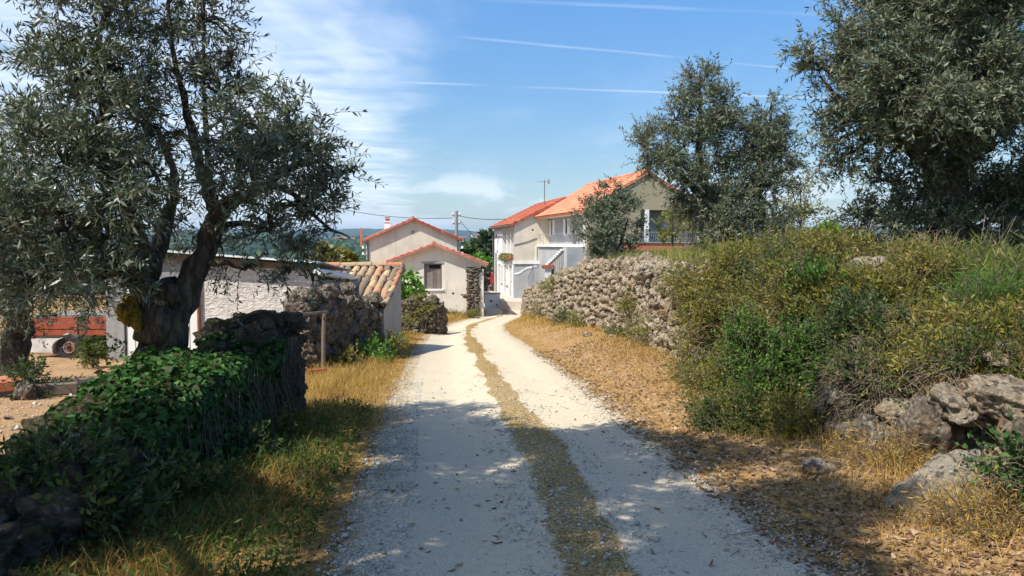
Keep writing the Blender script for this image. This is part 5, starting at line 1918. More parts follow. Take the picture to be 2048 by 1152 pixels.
def trees():
    # big forked olive on the left
    b = at(335, 760, 8.0)
    base = (b.x, b.y, gz(b.x, b.y))
    limbs = [(T((335, 790, 8.0), (328, 690, 8.0), (330, 610, 8.0), (332, 580, 8.0)), 0.27, 0.17),
             (T((330, 720, 8.0), (318, 650, 8.0), (290, 560, 7.95), (262, 450, 7.8), (225, 330, 7.7), (205, 200, 7.8), (200, 70, 7.9)), 0.16, 0.025),
             (T((336, 730, 8.0), (352, 660, 8.0), (385, 560, 8.05), (425, 460, 8.1), (450, 415, 8.1), (500, 385, 8.1), (590, 330, 8.1)), 0.165, 0.035),
             (T((436, 440, 8.1), (420, 390, 8.15), (400, 330, 8.2), (372, 210, 8.3), (345, 90, 8.35), (335, -40, 8.4)), 0.075, 0.012),
             (T((418, 380, 8.15), (412, 280, 8.2), (408, 150, 8.3), (405, -40, 8.3)), 0.035, 0.012),
             (T((300, 560, 7.9), (330, 440, 8.4), (350, 360, 8.6), (310, 250, 8.8)), 0.10, 0.02),
             (T((505, 380, 8.1), (560, 375, 8.2), (600, 400, 8.3), (650, 450, 8.3), (700, 475, 8.3)), 0.04, 0.006),
             (T((300, 600, 7.9), (240, 520, 7.5), (150, 440, 7.3), (60, 400, 7.2)), 0.12, 0.02)]
    blobs = bl([(200, 60, 8.0, 105), (150, 160, 7.7, 110), (245, 150, 8.1, 105), (200, 260, 7.5, 120), (290, 250, 8.4, 100), (320, 60, 8.4, 80, .8), (410, 40, 8.3, 75, .8), (385, 130, 8.3, 60, .6),
                (440, 190, 8.3, 85), (500, 250, 8.1, 90), (575, 230, 8.1, 65, .8), (560, 310, 7.9, 105, 1.2), (480, 320, 7.6, 95, 1.2), (640, 310, 8.0, 70), (650, 375, 8.3, 60), (700, 345, 8.2, 28, .8), (590, 410, 8.2, 85),
                (310, 350, 7.7, 85, .8), (230, 380, 7.3, 110), (130, 330, 7.4, 110), (60, 260, 7.6, 75, .7), (330, 440, 8.8, 60, .6), (225, 470, 7.5, 75, .8), (130, 460, 7.2, 100), (540, 460, 8.2, 70, .7), (610, 490, 8.4, 45, .7), (440, 490, 8.4, 60, .5), (490, 540, 8.0, 32, .6), (580, 545, 8.3, 30, .6),
                (625, 555, 8.3, 22, .6), (200, 560, 7.3, 75), (70, 560, 7.1, 80), (40, 450, 7.0, 100), (-40, 380, 7.2, 110), (330, -60, 8.3, 120), (150, -50, 8, 120), (60, 110, 7.8, 30, .6), (465, 110, 8.3, 40, .6)], 108)
    tree('olive_tree', 'big forked olive tree with dark trunk behind the ivy-covered wall', 'tree', base, limbs, blobs, 11, 'olive_leaf', 0.085, 0.019, 17, 0.30, 0.25, 'olive trees around the lane', up=0.3, stray=260)
    # yellow lichened stump of a cut limb
    p = at(268, 618, 7.85)
    o = link(bpy.data.objects.new('burl', stone_mesh(77, 4, 0.7, 0.1, 'mossy_stone', 'burl')), bpy.data.objects['olive_tree'])
    o.location = p - Vector(base); o.scale = (0.30, 0.3, 0.34)
    o.data.materials[0] = M['burl']
    # second olive at the far left, in the yard
    b = at(28, 760, 12.6)
    base = (b.x, b.y, gz(b.x, b.y))
    limbs = [(T((22, 790, 12.6), (32, 690, 12.6), (50, 600, 12.6), (70, 500, 12.6), (60, 400, 12.6)), 0.27, 0.06),
             (T((40, 640, 12.6), (0, 560, 12.5), (-40, 450, 12.4)), 0.14, 0.03), (T((55, 590, 12.6), (120, 520, 12.5), (180, 470, 12.4)), 0.10, 0.02)]
    blobs = bl([(40, 300, 12.4, 100), (20, 420, 12.2, 110), (110, 430, 12.4, 110), (60, 520, 12, 110), (150, 530, 12.3, 90), (190, 600, 12.4, 45), (110, 595, 12.2, 60), (10, 610, 12, 70), (-60, 500, 12.3, 110), (-50, 330, 12.3, 100), (40, 220, 12.4, 60, .8), (-30, 600, 12.0, 70)], 190)
    tree('olive_tree', 'leaning olive tree at the yard edge beside the red trailer', 'tree', base, limbs, blobs, 12, 'olive_leaf', 0.085, 0.021, 15, 0.42, 0.25, 'olive trees around the lane')
    # tall olive on the bank, right
    b = at(1900, 520, 11.2)
    base = (b.x, b.y, gz(b.x, b.y))
    limbs = [(T((1905, 545, 11.2), (1905, 470, 11.2), (1900, 400, 11.2), (1890, 330, 11.2)), 0.34, 0.22),
             (T((1885, 400, 11.2), (1860, 300, 11.1), (1830, 200, 10.9), (1810, 80, 10.8), (1800, -60, 10.8)), 0.17, 0.03),
             (T((1905, 365, 11.2), (1935, 280, 11.2), (1960, 230, 11.1), (2000, 120, 11), (2010, -60, 11)), 0.18, 0.03),
             (T((1860, 330, 11.1), (1780, 270, 10.9), (1700, 220, 10.8), (1640, 150, 10.8)), 0.09, 0.012),
             (T((1940, 270, 11.2), (2000, 240, 11.2), (2080, 230, 11.2)), 0.1, 0.03),
             (T((1880, 450, 11.2), (1820, 430, 11.3), (1760, 440, 11.3)), 0.07, 0.012)]
    blobs = bl([(1850, 50, 10.6, 115), (1960, 60, 10.8, 115), (1760, 110, 10.7, 90), (1720, 60, 10.8, 60, .8), (1760, 210, 10.5, 95), (1850, 170, 10.2, 120), (1955, 170, 10.3, 120), (2040, 130, 10.8, 110), (1690, 250, 10.8, 55, .8), (1700, 310, 11, 50, .8),
                (1800, 290, 11.0, 80, .6), (1880, 270, 10.6, 90, .9), (1985, 300, 10.8, 95, .7), (1790, 370, 11.4, 80, .45), (1850, 390, 11.7, 80, .5), (1970, 400, 11.6, 90, .45), (2050, 390, 11.2, 95, .6), (1785, 450, 11.2, 70, .8), (1850, 480, 10.9, 65, .8), (1970, 480, 10.9, 80, .8),
                (1725, 440, 11.2, 38), (1625, 125, 10.8, 36, .8), (1660, 150, 10.8, 36, .8), (1590, 105, 10.8, 20, .7), (2110, 250, 11, 130), (2120, 450, 11.2, 120), (1900, -60, 10.8, 140), (2040, -60, 11, 140), (1770, -40, 10.8, 80, .7), (2040, 490, 11, 80), (1645, 330, 11, 18, .7)], 380)
    tree('olive_tree', 'tallest dense olive tree on the right bank, its dark trunk half hidden', 'tree', base, limbs, blobs, 13, 'olive_leaf_far', 0.085, 0.022, 16, 0.34, 0.18, 'olive trees around the lane', stray=150)
    # open olive with bare inner twigs, middle right
    b = at(1435, 520, 20)
    base = (b.x, b.y, gz(b.x, b.y))
    limbs = [(T((1440, 540, 20), (1438, 480, 20), (1425, 430, 20), (1400, 395, 20), (1340, 400, 19.8)), 0.30, 0.06),
             (T((1432, 450, 20), (1460, 400, 20), (1500, 385, 20.2), (1545, 370, 20.4)), 0.20, 0.03),
             (T((1430, 430, 20), (1400, 330, 20), (1400, 230, 20), (1400, 140, 20)), 0.13, 0.015),
             (T((1410, 400, 20), (1340, 330, 19.8), (1270, 280, 19.8)), 0.11, 0.015),
             (T((1490, 390, 20.1), (1530, 300, 20.4), (1545, 210, 20.4)), 0.10, 0.012)]
    blobs = bl([(1405, 170, 20, 42), (1395, 220, 20, 55), (1350, 240, 20, 45, .8), (1430, 270, 20, 60, .8), (1365, 295, 19.7, 60), (1280, 285, 19.8, 40), (1310, 315, 19.6, 42), (1375, 370, 19.5, 50), (1430, 345, 20.3, 66, .8), (1415, 430, 19.4, 62, 1.2), (1470, 440, 19.6, 75, 1.3),
                (1540, 220, 20.4, 36), (1545, 270, 20.3, 50), (1575, 300, 20.2, 45), (1510, 320, 20.3, 55), (1560, 350, 20.3, 45, .8), (1520, 400, 20.2, 60), (1555, 440, 20, 50), (1500, 480, 19.8, 55), (1440, 490, 19.6, 46), (1480, 260, 20.3, 35, .7), (1445, 210, 20.2, 30, .7)], 660)
    tree('olive_tree', 'broad two-topped olive with grey bare inner twigs behind the bank scrub', 'tree', base, limbs, blobs, 14, 'olive_leaf_far', 0.10, 0.030, 14, 0.42, 0.15, 'olive trees around the lane', bare=60, stray=80)
    # small olive before the orange-roofed house
    b = at(1215, 530, 30.5)
    base = (b.x, b.y, gz(b.x, b.y))
    limbs = [(T((1215, 545, 30.5), (1212, 500, 30.5), (1205, 450, 30.5), (1210, 380, 30.5)), 0.13, 0.02), (T((1222, 545, 30.5), (1240, 490, 30.5), (1255, 440, 30.5)), 0.09, 0.02), (T((1208, 540, 30.5), (1190, 480, 30.5), (1172, 440, 30.5)), 0.08, 0.015)]
    blobs = bl([(1220, 375, 30.5, 20), (1222, 405, 30.5, 30), (1195, 425, 30.5, 38), (1245, 425, 30.5, 38), (1165, 435, 30.5, 22), (1215, 455, 30.2, 48, 1.3), (1260, 455, 30.5, 28), (1190, 480, 30.3, 32, 1.2), (1240, 490, 30.3, 34, 1.2), (1205, 510, 30.2, 30)], 760)
    tree('olive_tree', 'small round olive tree standing before the orange-roofed house', 'tree', base, limbs, blobs, 15, 'olive_leaf_far', 0.13, 0.042, 12, 0.45, 0.12, 'olive trees around the lane')
    # unseen olive added beside the camera, crown shaped to cast the foreground shade
    base = (-4.3, 1.2, gz(-4.3, 1.2))
    limbs = [([(-4.3, 1.2, -0.2), (-4.2, 1.3, 1.2), (-4.0, 1.5, 2.4), (-3.5, 2.0, 3.8), (-3.0, 2.6, 5.2)], 0.33, 0.06), ([(-4.0, 1.5, 2.4), (-3.0, 1.4, 3.8), (-1.9, 1.6, 5.0)], 0.16, 0.04), ([(-3.6, 2.0, 3.6), (-2.8, 3.4, 4.4), (-2.2, 4.4, 5.0)], 0.12, 0.03)]
    blobs = [((-3.6, 2.1, 5.7), (0.65, 0.65, 0.5), 450), ((-2.2, 2.3, 5.8), (0.65, 0.65, 0.5), 450), ((-2.6, 1.5, 5.4), (0.8, 0.8, 0.6), 600), ((-1.35, 2.6, 5.9), (0.8, 0.8, 0.6), 700), ((-1.6, 1.0, 5.6), (0.8, 0.8, 0.6), 500), ((-5.2, 2.0, 4.2), (1.0, 1.0, 0.8), 600), ((-5.1, 2.9, 4.1), (0.8, 0.8, 0.8), 480), ((-5.4, 0.9, 4.4), (1.0, 1.0, 0.8), 560), ((-4.6, 0.0, 4.7), (1.0, 1.0, 0.8), 500), ((-3.4, 2.4, 5.0), (1.0, 1.0, 0.8), 818), ((-2.2, 3.4, 5.2), (1.0, 1.0, 0.75), 855), ((-3.2, 4.2, 5.1), (1.0, 1.0, 0.7), 818), ((-1.7, 1.6, 5.5), (1.0, 1.0, 0.8), 855), ((-1.9, 5.0, 5.1), (1.0, 0.9, 0.7), 818), ((-2.9, 0.4, 5.4), (1.0, 1.0, 0.9), 783),
             ((-4.4, 3.2, 5.0), (0.9, 0.9, 0.8), 533), ((-1.0, 0.2, 5.8), (0.9, 0.9, 0.8), 605), ((-3.0, 5.6, 5.0), (0.8, 0.8, 0.6), 533), ((-3.4, 6.0, 4.75), (0.9, 0.8, 0.6), 700), ((-2.3, 6.0, 4.95), (0.9, 0.8, 0.6), 700), ((-3.5, 5.0, 4.6), (0.7, 0.9, 0.6), 625), ((-0.9, 4.5, 5.8), (0.8, 0.7, 0.6), 239)]
    tree('olive_tree', 'unseen olive tree added at the near left of the lane to shade the foreground', 'tree', base, limbs, blobs, 16, 'olive_leaf', 0.105, 0.030, 15, 0.38, 0.2, 'olive trees around the lane')
    # others further back
    b = at(1600, 470, 24)
    base = (b.x, b.y, gz(b.x, b.y))
    tree('young_tree', 'sparse yellowish young tree just right of the two-topped olive', 'tree', base, [(T((1600, 500, 24), (1602, 440, 24), (1600, 370, 24)), 0.06, 0.012)],
         bl([(1600, 370, 24, 25), (1590, 405, 24, 32), (1620, 425, 24, 26), (1600, 445, 24, 32)], 420), 17, 'pale_leaf', 0.10, 0.05, 9, 0.4, 0.1)
    b = at(1345, 450, 36)
    base = (b.x, b.y, gz(b.x, b.y))
    tree('young_tree', 'small yellow-green tree beside the veranda of the orange-roofed house', 'tree', base, [(T((1345, 510, 36), (1345, 460, 36), (1345, 430, 36)), 0.06, 0.015)],
         bl([(1345, 435, 36, 20), (1335, 450, 36, 24), (1355, 465, 36, 22)], 600), 18, 'mastic_leaf', 0.15, 0.07, 9, 0.4, 0.1)
    b = at(822, 600, 33)
    base = (b.x, b.y, gz(b.x, b.y))
    tree('fig_tree', 'bright green low fig tree against the cream gabled house wall', 'tree', base, [(T((800, 632, 33), (805, 590, 33), (800, 560, 33)), 0.06, 0.02), (T((806, 628, 33), (830, 590, 33), (845, 570, 33)), 0.05, 0.015)],
         bl([(797, 560, 33, 22), (815, 568, 32.6, 24), (840, 580, 33, 15), (806, 585, 32.5, 24), (832, 588, 33, 17), (792, 543, 33, 13), (793, 595, 32.6, 18)], 520), 19, 'fig_leaf', 0.16, 0.12, 8, 0.28, 0.1, shape='broad', up=0.2)
    for px, py, D, rp, leaf, lab, s in ((650, 515, 24, 22, 'pale_leaf', 'pale yellow-green treetop showing behind the tiled shed ridge', 31), (690, 520, 25, 14, 'mastic_leaf', 'smaller leafy treetop beyond the tiled shed, left of the beige house', 32),
                                        (935, 520, 75, 30, 'dark_leaf', 'dark green tree below the utility pole between the houses', 33), (975, 505, 78, 34, 'dark_leaf', 'dark tree against the far left corner of the white house', 34), (955, 540, 72, 26, 'fig_leaf', 'mid green bushy tree in the gap beyond the stone pier', 35),
                                        (1655, 475, 26, 26, 'fig_leaf', 'bright green treetop behind the bank, left of the tall olive', 36), (1690, 490, 60, 24, 'dark_leaf', 'hazy dark treetop low in the gap on the right skyline', 37)):
        b = at(px, py + rp * 1.2, D)
        zb = min(gz(b.x, b.y), b.z - 0.4)
        rm = rp * D / FPX
        tp = at(px, py, D)
        tree('leafy_tree', lab, 'tree', (b.x, b.y, zb), [([(b.x, b.y, zb - 0.2), (b.x, b.y, (zb + tp.z) / 2), tuple(tp)], 0.05 * rm + 0.03, 0.02)],
             [(tuple(tp + Vector((dx * rm, dy * rm, dz * rm))), (rm * 0.75, rm * 0.75, rm * 0.7), 70) for dx, dy, dz in ((-.5, 0, -.1), (.5, 0, 0), (0, -.3, .4), (0, .1, -.4))], s, leaf, 0.006 * D + 0.05, 0.0035 * D + 0.02, 9, rm * 0.45, 0.1, 'trees beyond the walls and houses')


def burl_mat():
    m, nt, b = new_mat('burl', 0.95, 0.1)
    p = objco(nt)
    c = ramp(nt, noise(nt, p, 9, 6, 0.7), [(0.35, (0.05, 0.045, 0.02)), (0.5, (0.26, 0.19, 0.03)), (0.7, (0.40, 0.31, 0.06))])
    lnk(nt, c, b.inputs['Base Color'])
    lnk(nt, bump(nt, noise(nt, p, 20, 6), 0.8, 0.1), b.inputs['Normal'])
    M['burl'] = m


burl_mat()
trees()
ivy()


# ------------------------------------------------------------------ scrub on the bank and weeds
def scrub():
    def s(name, lab, px, py, D, rx, ry, rz, n, seed, leaf, ll, lw, **k):
        c = at(px, py, D)
        shrub(name, lab, k.pop('cat', 'bush'), c, (rx, ry, rz), n, seed, leaf, ll, lw, group=k.pop('group', 'scrub on the right bank'), **k)
    # broom-like olive-yellow scrub over the bank and its crest
    B = dict(leaf='broom_leaf', ll=0.066, lw=0.017)
    s('broom_bush', 'yellow-olive wiry scrub where the stone wall disappears under the bushes', 1440, 590, 11.3, 0.75, 0.9, 0.6, 900, 101, **B, bare=110)
    s('broom_bush', 'tallest yellow-olive scrub on the bank crest below the two-topped olive', 1590, 530, 11.6, 1.2, 1.0, 0.55, 1300, 102, **B, bare=130)
    s('broom_bush', 'wiry olive scrub on the crest left of the tall olive trunk', 1740, 560, 10.4, 0.95, 0.9, 0.5, 1000, 103, **B, bare=110)
    s('broom_bush', 'dull olive scrub in the middle of the bank face above the bright green bush', 1590, 635, 9.5, 0.85, 0.6, 0.6, 1150, 104, **B, bare=120)
    s('broom_bush', 'brownish scrub spilling down left of the bright green bush', 1430, 700, 10.7, 0.5, 0.6, 0.65, 620, 105, **B, bare=90)
    s('broom_bush', 'olive scrub patch high on the bank under the tall olive', 1870, 590, 9.0, 0.9, 0.8, 0.35, 700, 106, **B, bare=80)
    s('broom_bush', 'straggling olive scrub right of the dull one, above the bare brambles', 1720, 650, 9.0, 0.6, 0.6, 0.5, 650, 120, **B, bare=110)
    s('lentisk_bush', 'bright green small-leaved bush half sunlit at the foot of the bank', 1530, 740, 8.9, 0.66, 0.55, 0.55, 1000, 107, 'lentisk_leaf', 0.040, 0.024, per=16)
    s('lentisk_bush', 'darker green bush right of the bright one, against the bank', 1650, 780, 8.4, 0.42, 0.45, 0.6, 800, 108, 'lentisk_leaf', 0.040, 0.024, per=16)
    s('lentisk_bush', 'green bush with glossy leaves high on the bank face among dry scrub', 1640, 590, 9.3, 0.35, 0.4, 0.28, 260, 109, 'lentisk_leaf', 0.05, 0.03, per=14)
    s('mastic_bush', 'low yellow-green bush at the verge left of the bright green bush', 1440, 800, 9.4, 0.42, 0.5, 0.42, 560, 110, 'mastic_leaf', 0.034, 0.019, per=16)
    s('mastic_bush', 'small golden-green bush at the foot of the dark green one', 1600, 858, 8.1, 0.45, 0.4, 0.28, 480, 111, 'mastic_leaf', 0.032, 0.018, per=16)
    s('mastic_bush', 'olive-green low bush on the verge in tree shade', 1490, 850, 8.6, 0.48, 0.4, 0.34, 560, 112, 'weed_leaf', 0.038, 0.02, per=16)
    s('bramble', 'dead grey bramble tangle over the rocks of the near bank', 1760, 760, 7.5, 0.45, 0.5, 0.4, 300, 113, 'weed_leaf', 0.04, 0.02, per=9, bare=260, cat='bramble')
    s('bramble', 'dry brown bramble tangle on the bank below the tall olive', 1830, 680, 8.0, 0.7, 0.7, 0.36, 480, 114, 'broom_leaf', 0.045, 0.014, per=12, bare=420, cat='bramble')
    s('bramble', 'grey leafless bramble arching on the bank crest beneath the tall olive', 1880, 530, 9.8, 1.0, 0.8, 0.35, 150, 115, 'broom_leaf', 0.045, 0.014, per=8, bare=380, cat='bramble')
    s('bramble', 'green ivy-leaved creeper hanging at the right edge of the near bank', 2055, 950, 5.2, 0.13, 0.22, 0.2, 110, 116, 'ivy_leaf', 0.036, 0.032, per=9, shape='broad', bare=60, cat='creeper')
    s('dry_bush', 'golden dry weeds at the foot of the near bank beside the wedge rock', 1770, 945, 6.7, 0.45, 0.45, 0.2, 420, 117, 'straw_blade', 0.06, 0.006, per=16, bare=120)
    s('dry_bush', 'golden dry weeds in the near right corner below the wedge rock', 2000, 1080, 5.1, 0.4, 0.4, 0.2, 420, 118, 'straw_blade', 0.06, 0.006, per=16, bare=120)
    s('bramble', 'bare thorny twigs lacing the dark bank between green bush and rocks', 1720, 770, 8.0, 0.45, 0.5, 0.5, 380, 119, 'dark_leaf', 0.04, 0.02, per=12, bare=420, cat='bramble')
    s('broom_bush', 'dry ochre scrub on the slope above the overhanging rock at the right edge', 1990, 680, 7.4, 0.6, 0.6, 0.28, 450, 121, **B, bare=160)
    s('bramble', 'deep green bramble mass filling the shaded bank between the dark bush and the rocks', 1725, 700, 8.3, 0.5, 0.5, 0.55, 800, 122, 'dark_leaf', 0.05, 0.026, per=14, bare=80, cat='bramble')
    s('broom_bush', 'yellow-green wiry scrub on the bank shoulder above the brambles', 1700, 610, 9.3, 0.6, 0.5, 0.42, 720, 123, 'mastic_leaf', 0.05, 0.013, bare=60)
    s('broom_bush', 'greenish scrub at the left shoulder of the bank over the wall stones', 1500, 640, 10.4, 0.6, 0.6, 0.55, 760, 124, 'mastic_leaf', 0.045, 0.013, bare=80)
    s('broom_bush', 'dark olive scrub between the crest and the glossy green bush', 1560, 580, 10.6, 0.7, 0.6, 0.5, 760, 125, 'dark_leaf', 0.05, 0.014, bare=60)
    s('broom_bush', 'low dry olive scrub on the slope right above the tall brown rock', 1880, 745, 7.3, 0.5, 0.4, 0.2, 420, 128, **B, bare=140)
    s('bramble', 'sprawling dry brambles on the slope above the ledge rocks', 1970, 740, 6.9, 0.5, 0.45, 0.2, 300, 129, 'weed_leaf', 0.045, 0.016, per=12, bare=260, cat='bramble')
    s('grass_tuft', 'fresh bright green grass tuft on the bank top near the right edge', 1985, 620, 7.6, 0.35, 0.35, 0.3, 330, 126, 'lentisk_leaf', 0.16, 0.008, per=6, up=1.2, cat='grass')
    s('grass_tuft', 'third green grass tuft cut by the right edge, high on the bank', 2035, 590, 8.2, 0.4, 0.4, 0.3, 380, 141, 'green_blade', 0.17, 0.009, per=6, up=1.2, cat='grass')
    s('grass_tuft', 'bright young grass tuft on the bank crest below the tall olive trunk', 1850, 545, 10.2, 0.5, 0.4, 0.26, 330, 142, 'green_blade', 0.16, 0.009, per=6, up=1.2, cat='grass')
    s('grass_tuft', 'second green grass tuft further back on the bank under the tall olive', 1930, 560, 9.2, 0.5, 0.5, 0.26, 330, 127, 'green_blade', 0.16, 0.009, per=6, up=1.2, cat='grass')
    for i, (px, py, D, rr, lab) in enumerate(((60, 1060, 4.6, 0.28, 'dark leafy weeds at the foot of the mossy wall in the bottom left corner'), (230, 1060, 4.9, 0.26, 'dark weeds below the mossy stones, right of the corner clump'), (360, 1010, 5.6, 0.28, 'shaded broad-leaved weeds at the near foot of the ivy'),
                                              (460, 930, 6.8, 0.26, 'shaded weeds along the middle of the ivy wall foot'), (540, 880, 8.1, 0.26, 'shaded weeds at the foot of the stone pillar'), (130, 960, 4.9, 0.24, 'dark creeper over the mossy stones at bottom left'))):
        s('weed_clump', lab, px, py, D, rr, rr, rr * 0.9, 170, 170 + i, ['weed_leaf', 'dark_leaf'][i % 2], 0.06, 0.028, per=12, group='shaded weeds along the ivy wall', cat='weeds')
    # weeds along the long wall
    for i, (px, py, D, rr, lab) in enumerate(((1125, 640, 27.5, 0.45, 'grey-green weed clump at the foot of the wall near its far end'), (1155, 655, 25, 0.5, 'tall weeds against the wall, second clump from the far end'),
                                              (1265, 620, 19, 0.4, 'weeds rooted halfway up the wall in its middle'), (1240, 690, 20.0, 0.45, 'yellow-green weed clump at the wall foot, mid-way'), (1300, 660, 16.5, 0.4, 'weeds climbing the wall just before the red earth'),
                                              (1075, 630, 34, 0.5, 'low weeds at the far corner of the long wall'), (1395, 760, 12.2, 0.4, 'golden weeds where wall foot meets the scrub'), (1110, 575, 31, 0.5, 'grassy clump in a dip of the wall top at its far end'))):
        s('weed_clump', lab, px, py, D, rr, rr, rr * 0.9, 130, 130 + i, ['weed_leaf', 'mastic_leaf', 'broom_leaf'][i % 3], 0.07, 0.022, per=11, group='weed clumps along the long wall', cat='weeds', bare=30)
    # left side weeds
    for i, (px, py, D, rr, leaf, lab) in enumerate(((738, 712, 16.6, 0.34, 'fig_leaf', 'bright green weed bush below the tiled shed wall'), (775, 700, 18.0, 0.42, 'mastic_leaf', 'yellowing weeds at the lane edge by the tiled shed corner'), (800, 655, 24.0, 0.45, 'broom_leaf', 'dry olive weeds by the lane before the broken wall end'),
                                                    (845, 612, 27.1, 0.5, 'broom_leaf', 'olive weeds sprouting on top of the broken wall end'), (690, 735, 15.5, 0.3, 'broom_leaf', 'dry weeds at the foot of the rubble wall'), (870, 640, 29, 0.4, 'weed_leaf', 'green weeds beside the broken wall end'),
                                                    (945, 633, 40.8, 0.4, 'mastic_leaf', 'small yellow weeds at the foot of the stone pier'), (905, 632, 41.5, 0.4, 'mastic_leaf', 'yellow weeds along the foot of the cream gabled house'), (185, 706, 15.5, 0.16, 'weed_leaf', 'green weeds under the trailer side by the olive trunk'), (60, 770, 11.4, 0.35, 'dark_leaf', 'dark suckers at the foot of the leaning olive'))):
        s('weed_clump', lab, px, py, D, rr, rr, rr * 0.85, 130, 150 + i, leaf, 0.065, 0.028, per=12, group='weed clumps left of the lane', cat='weeds', bare=20)


scrub()


# ------------------------------------------------------------------ grass, litter, pebbles
def sample(rg, n, y0, y1, xa, xb, p=1.0):
    """More of them nearby: depth density ~ 1/y^p."""
    u = rg.uniform(0, 1, n)
    if p == 1:
        y = y0 * (y1 / y0) ** u
    else:
        e = 1 - p
        y = (y0**e + u * (y1**e - y0**e)) ** (1 / e)
    t = rg.uniform(0, 1, n)
    a, b = xa(y), xb(y)
    return a + (b - a) * t, y


def ground_cover():
    rg = np.random.default_rng(99)
    L = lambda y: road_c(y) - road_h(y)
    Rr = lambda y: road_c(y) + road_h(y)
    far = lambda y: np.maximum(1.0, y / 14.0)

    # golden dry verge, left, in the sun
    x, y = sample(rg, 46000, 9.0, 46, lambda y: np.where(y < 18.5, -3.5, -4.2 + 0 * y), lambda y: L(y) + 0.18)
    dd = L(y) - x
    k = (vn(x * 1.6, y * 1.6, 3) + rg.uniform(-.4, .4, len(x)) + 0.28) > 0
    k &= ~((x < -2.85) & (y > 14.6) & (y < 21.5))
    x, y, dd = x[k], y[k], dd[k]
    h = (0.05 + 0.13 * sstep(0, 0.8, dd)) * rg.uniform(0.5, 1.6, len(x))
    blades('dry_grass', rg, x, y, h, 0.0028 * far(y) * rg.uniform(0.7, 1.3, len(x)), 'straw_blade', 0.9)
    # shaded weedy verge, left foreground
    x, y = sample(rg, 24000, 3.2, 10.5, lambda y: -2.5 + 0 * y, lambda y: L(y) + 0.22)
    k = (vn(x * 2.2, y * 2.2, 8) + rg.uniform(-.4, .4, len(x)) + 0.2) > 0
    x, y = x[k], y[k]
    dd = L(y) - x
    h = (0.03 + 0.12 * sstep(0, 0.9, dd)) * rg.uniform(0.4, 1.7, len(x))
    g = vn(x * 1.3, y * 1.3, 44) + rg.uniform(-.3, .3, len(x)) > 0.08
    blades('dry_verge_grass', rg, x[~g], y[~g], h[~g], 0.0024 * rg.uniform(0.7, 1.3, (~g).sum()), 'straw_blade', 1.1, tint=np.clip(rg.normal(0.12, 0.25, (~g).sum()), 0, 1))
    blades('verge_grass', rg, x[g], y[g], h[g], 0.0026 * rg.uniform(0.7, 1.3, g.sum()), 'green_blade', 0.9, tint=np.clip(rg.normal(0.35, 0.3, g.sum()), 0, 1))
    # flat-leaved weeds in it
    n = 2600
    x, y = sample(rg, n, 3.3, 10.5, lambda y: -2.5 + 0 * y, lambda y: L(y) - 0.25)
    S = np.stack([x, y, ground(x, y)], -1)
    V, F, t = leaves_on(rg, S, norm(rg.normal(size=(n, 3)) * 0.5 + [0, 0, 0.8]), rg.uniform(0.05, 0.24, n), 6, 0.05, 0.016, 0.3, flat=0.4, tint=(0.45, 0.3))
    stuff(np_mesh('verge_weeds', V, F, M['weed_leaf'], attrs={'tint': t}))
    # median strip
    x, y = sample(rg, 22000, 3.2, 40, lambda y: road_c(y) + med_c(y) - 0.36, lambda y: road_c(y) + med_c(y) + 0.36)
    d = np.abs(x - road_c(y) - med_c(y))
    k = (d / 0.34 + 0.9 * vn(x * 3, y * 1.6, 12) + rg.uniform(-.3, .3, len(x))) < 0.62
    k &= ~(((np.abs(y - 17.5) < 1.0) | (vn(y * 0.9, x * 0.4, 61) > 0.12)) & (rg.uniform(0, 1, len(x)) < 0.8))
    x, y = x[k], y[k]
    blades('median_grass', rg, x, y, rg.uniform(0.02, 0.075, len(x)), 0.003 * far(y) * rg.uniform(0.7, 1.3, len(x)), 'straw_blade', 1.2, tint=np.clip(rg.normal(0.5, 0.28, len(x)), 0, 1))
    # right verge: thin dry grass
    x, y = sample(rg, 34000, 3.4, 45, lambda y: Rr(y) - 0.12, lambda y: wall_x(y) + 0.05)
    tt = (x - Rr(y)) / np.maximum(wall_x(y) - Rr(y), 0.3)
    k = (vn(x * 1.8, y * 1.8, 15) + rg.uniform(-.45, .45, len(x)) + 0.05 + 0.3 * (y > 11)) > 0
    x, y, tt = x[k], y[k], tt[k]
    h = (0.03 + 0.14 * sstep(0.1, 0.9, tt)) * rg.uniform(0.4, 1.6, len(x))
    blades('dry_grass', rg, x, y, h, 0.0028 * far(y) * rg.uniform(0.7, 1.3, len(x)), 'straw_blade', 1.0, tint=np.clip(rg.normal(0.38, 0.33, len(x)), 0, 1))
    # bank face and top
    x, y = sample(rg, 52000, 3.6, 30, lambda y: wall_x(y) + 0.25, lambda y: wall_x(y) + 1.2 + 0.55 * y)
    k = (vn(x * 1.1, y * 1.1, 18) + rg.uniform(-.5, .5, len(x)) + 0.25) > 0
    x, y = x[k], y[k]
    h = rg.uniform(0.08, 0.34, len(x)) * (0.8 + 0.9 * vn(x * 0.7, y * 0.7, 19))
    blades('bank_grass', rg, x, y, np.maximum(h, 0.05), 0.0032 * np.maximum(1, y / 11) * rg.uniform(0.7, 1.3, len(x)), 'green_blade', 0.8, tint=np.clip(rg.normal(0.4, 0.25, len(x)), 0, 1))
    x, y = sample(rg, 10000, 4.6, 10, lambda y: wall_x(y) + 0.15, lambda y: wall_x(y) + 3.2)
    k = (vn(x * 1.9, y * 1.9, 28) + rg.uniform(-.4, .4, len(x)) + 0.15) > 0
    x, y = x[k], y[k]
    blades('dry_bank_grass', rg, x, y, rg.uniform(0.05, 0.24, len(x)), 0.0026 * rg.uniform(0.7, 1.3, len(x)), 'straw_blade', 1.2, tint=np.clip(rg.normal(0.18, 0.3, len(x)), 0, 1))
    n = 3200
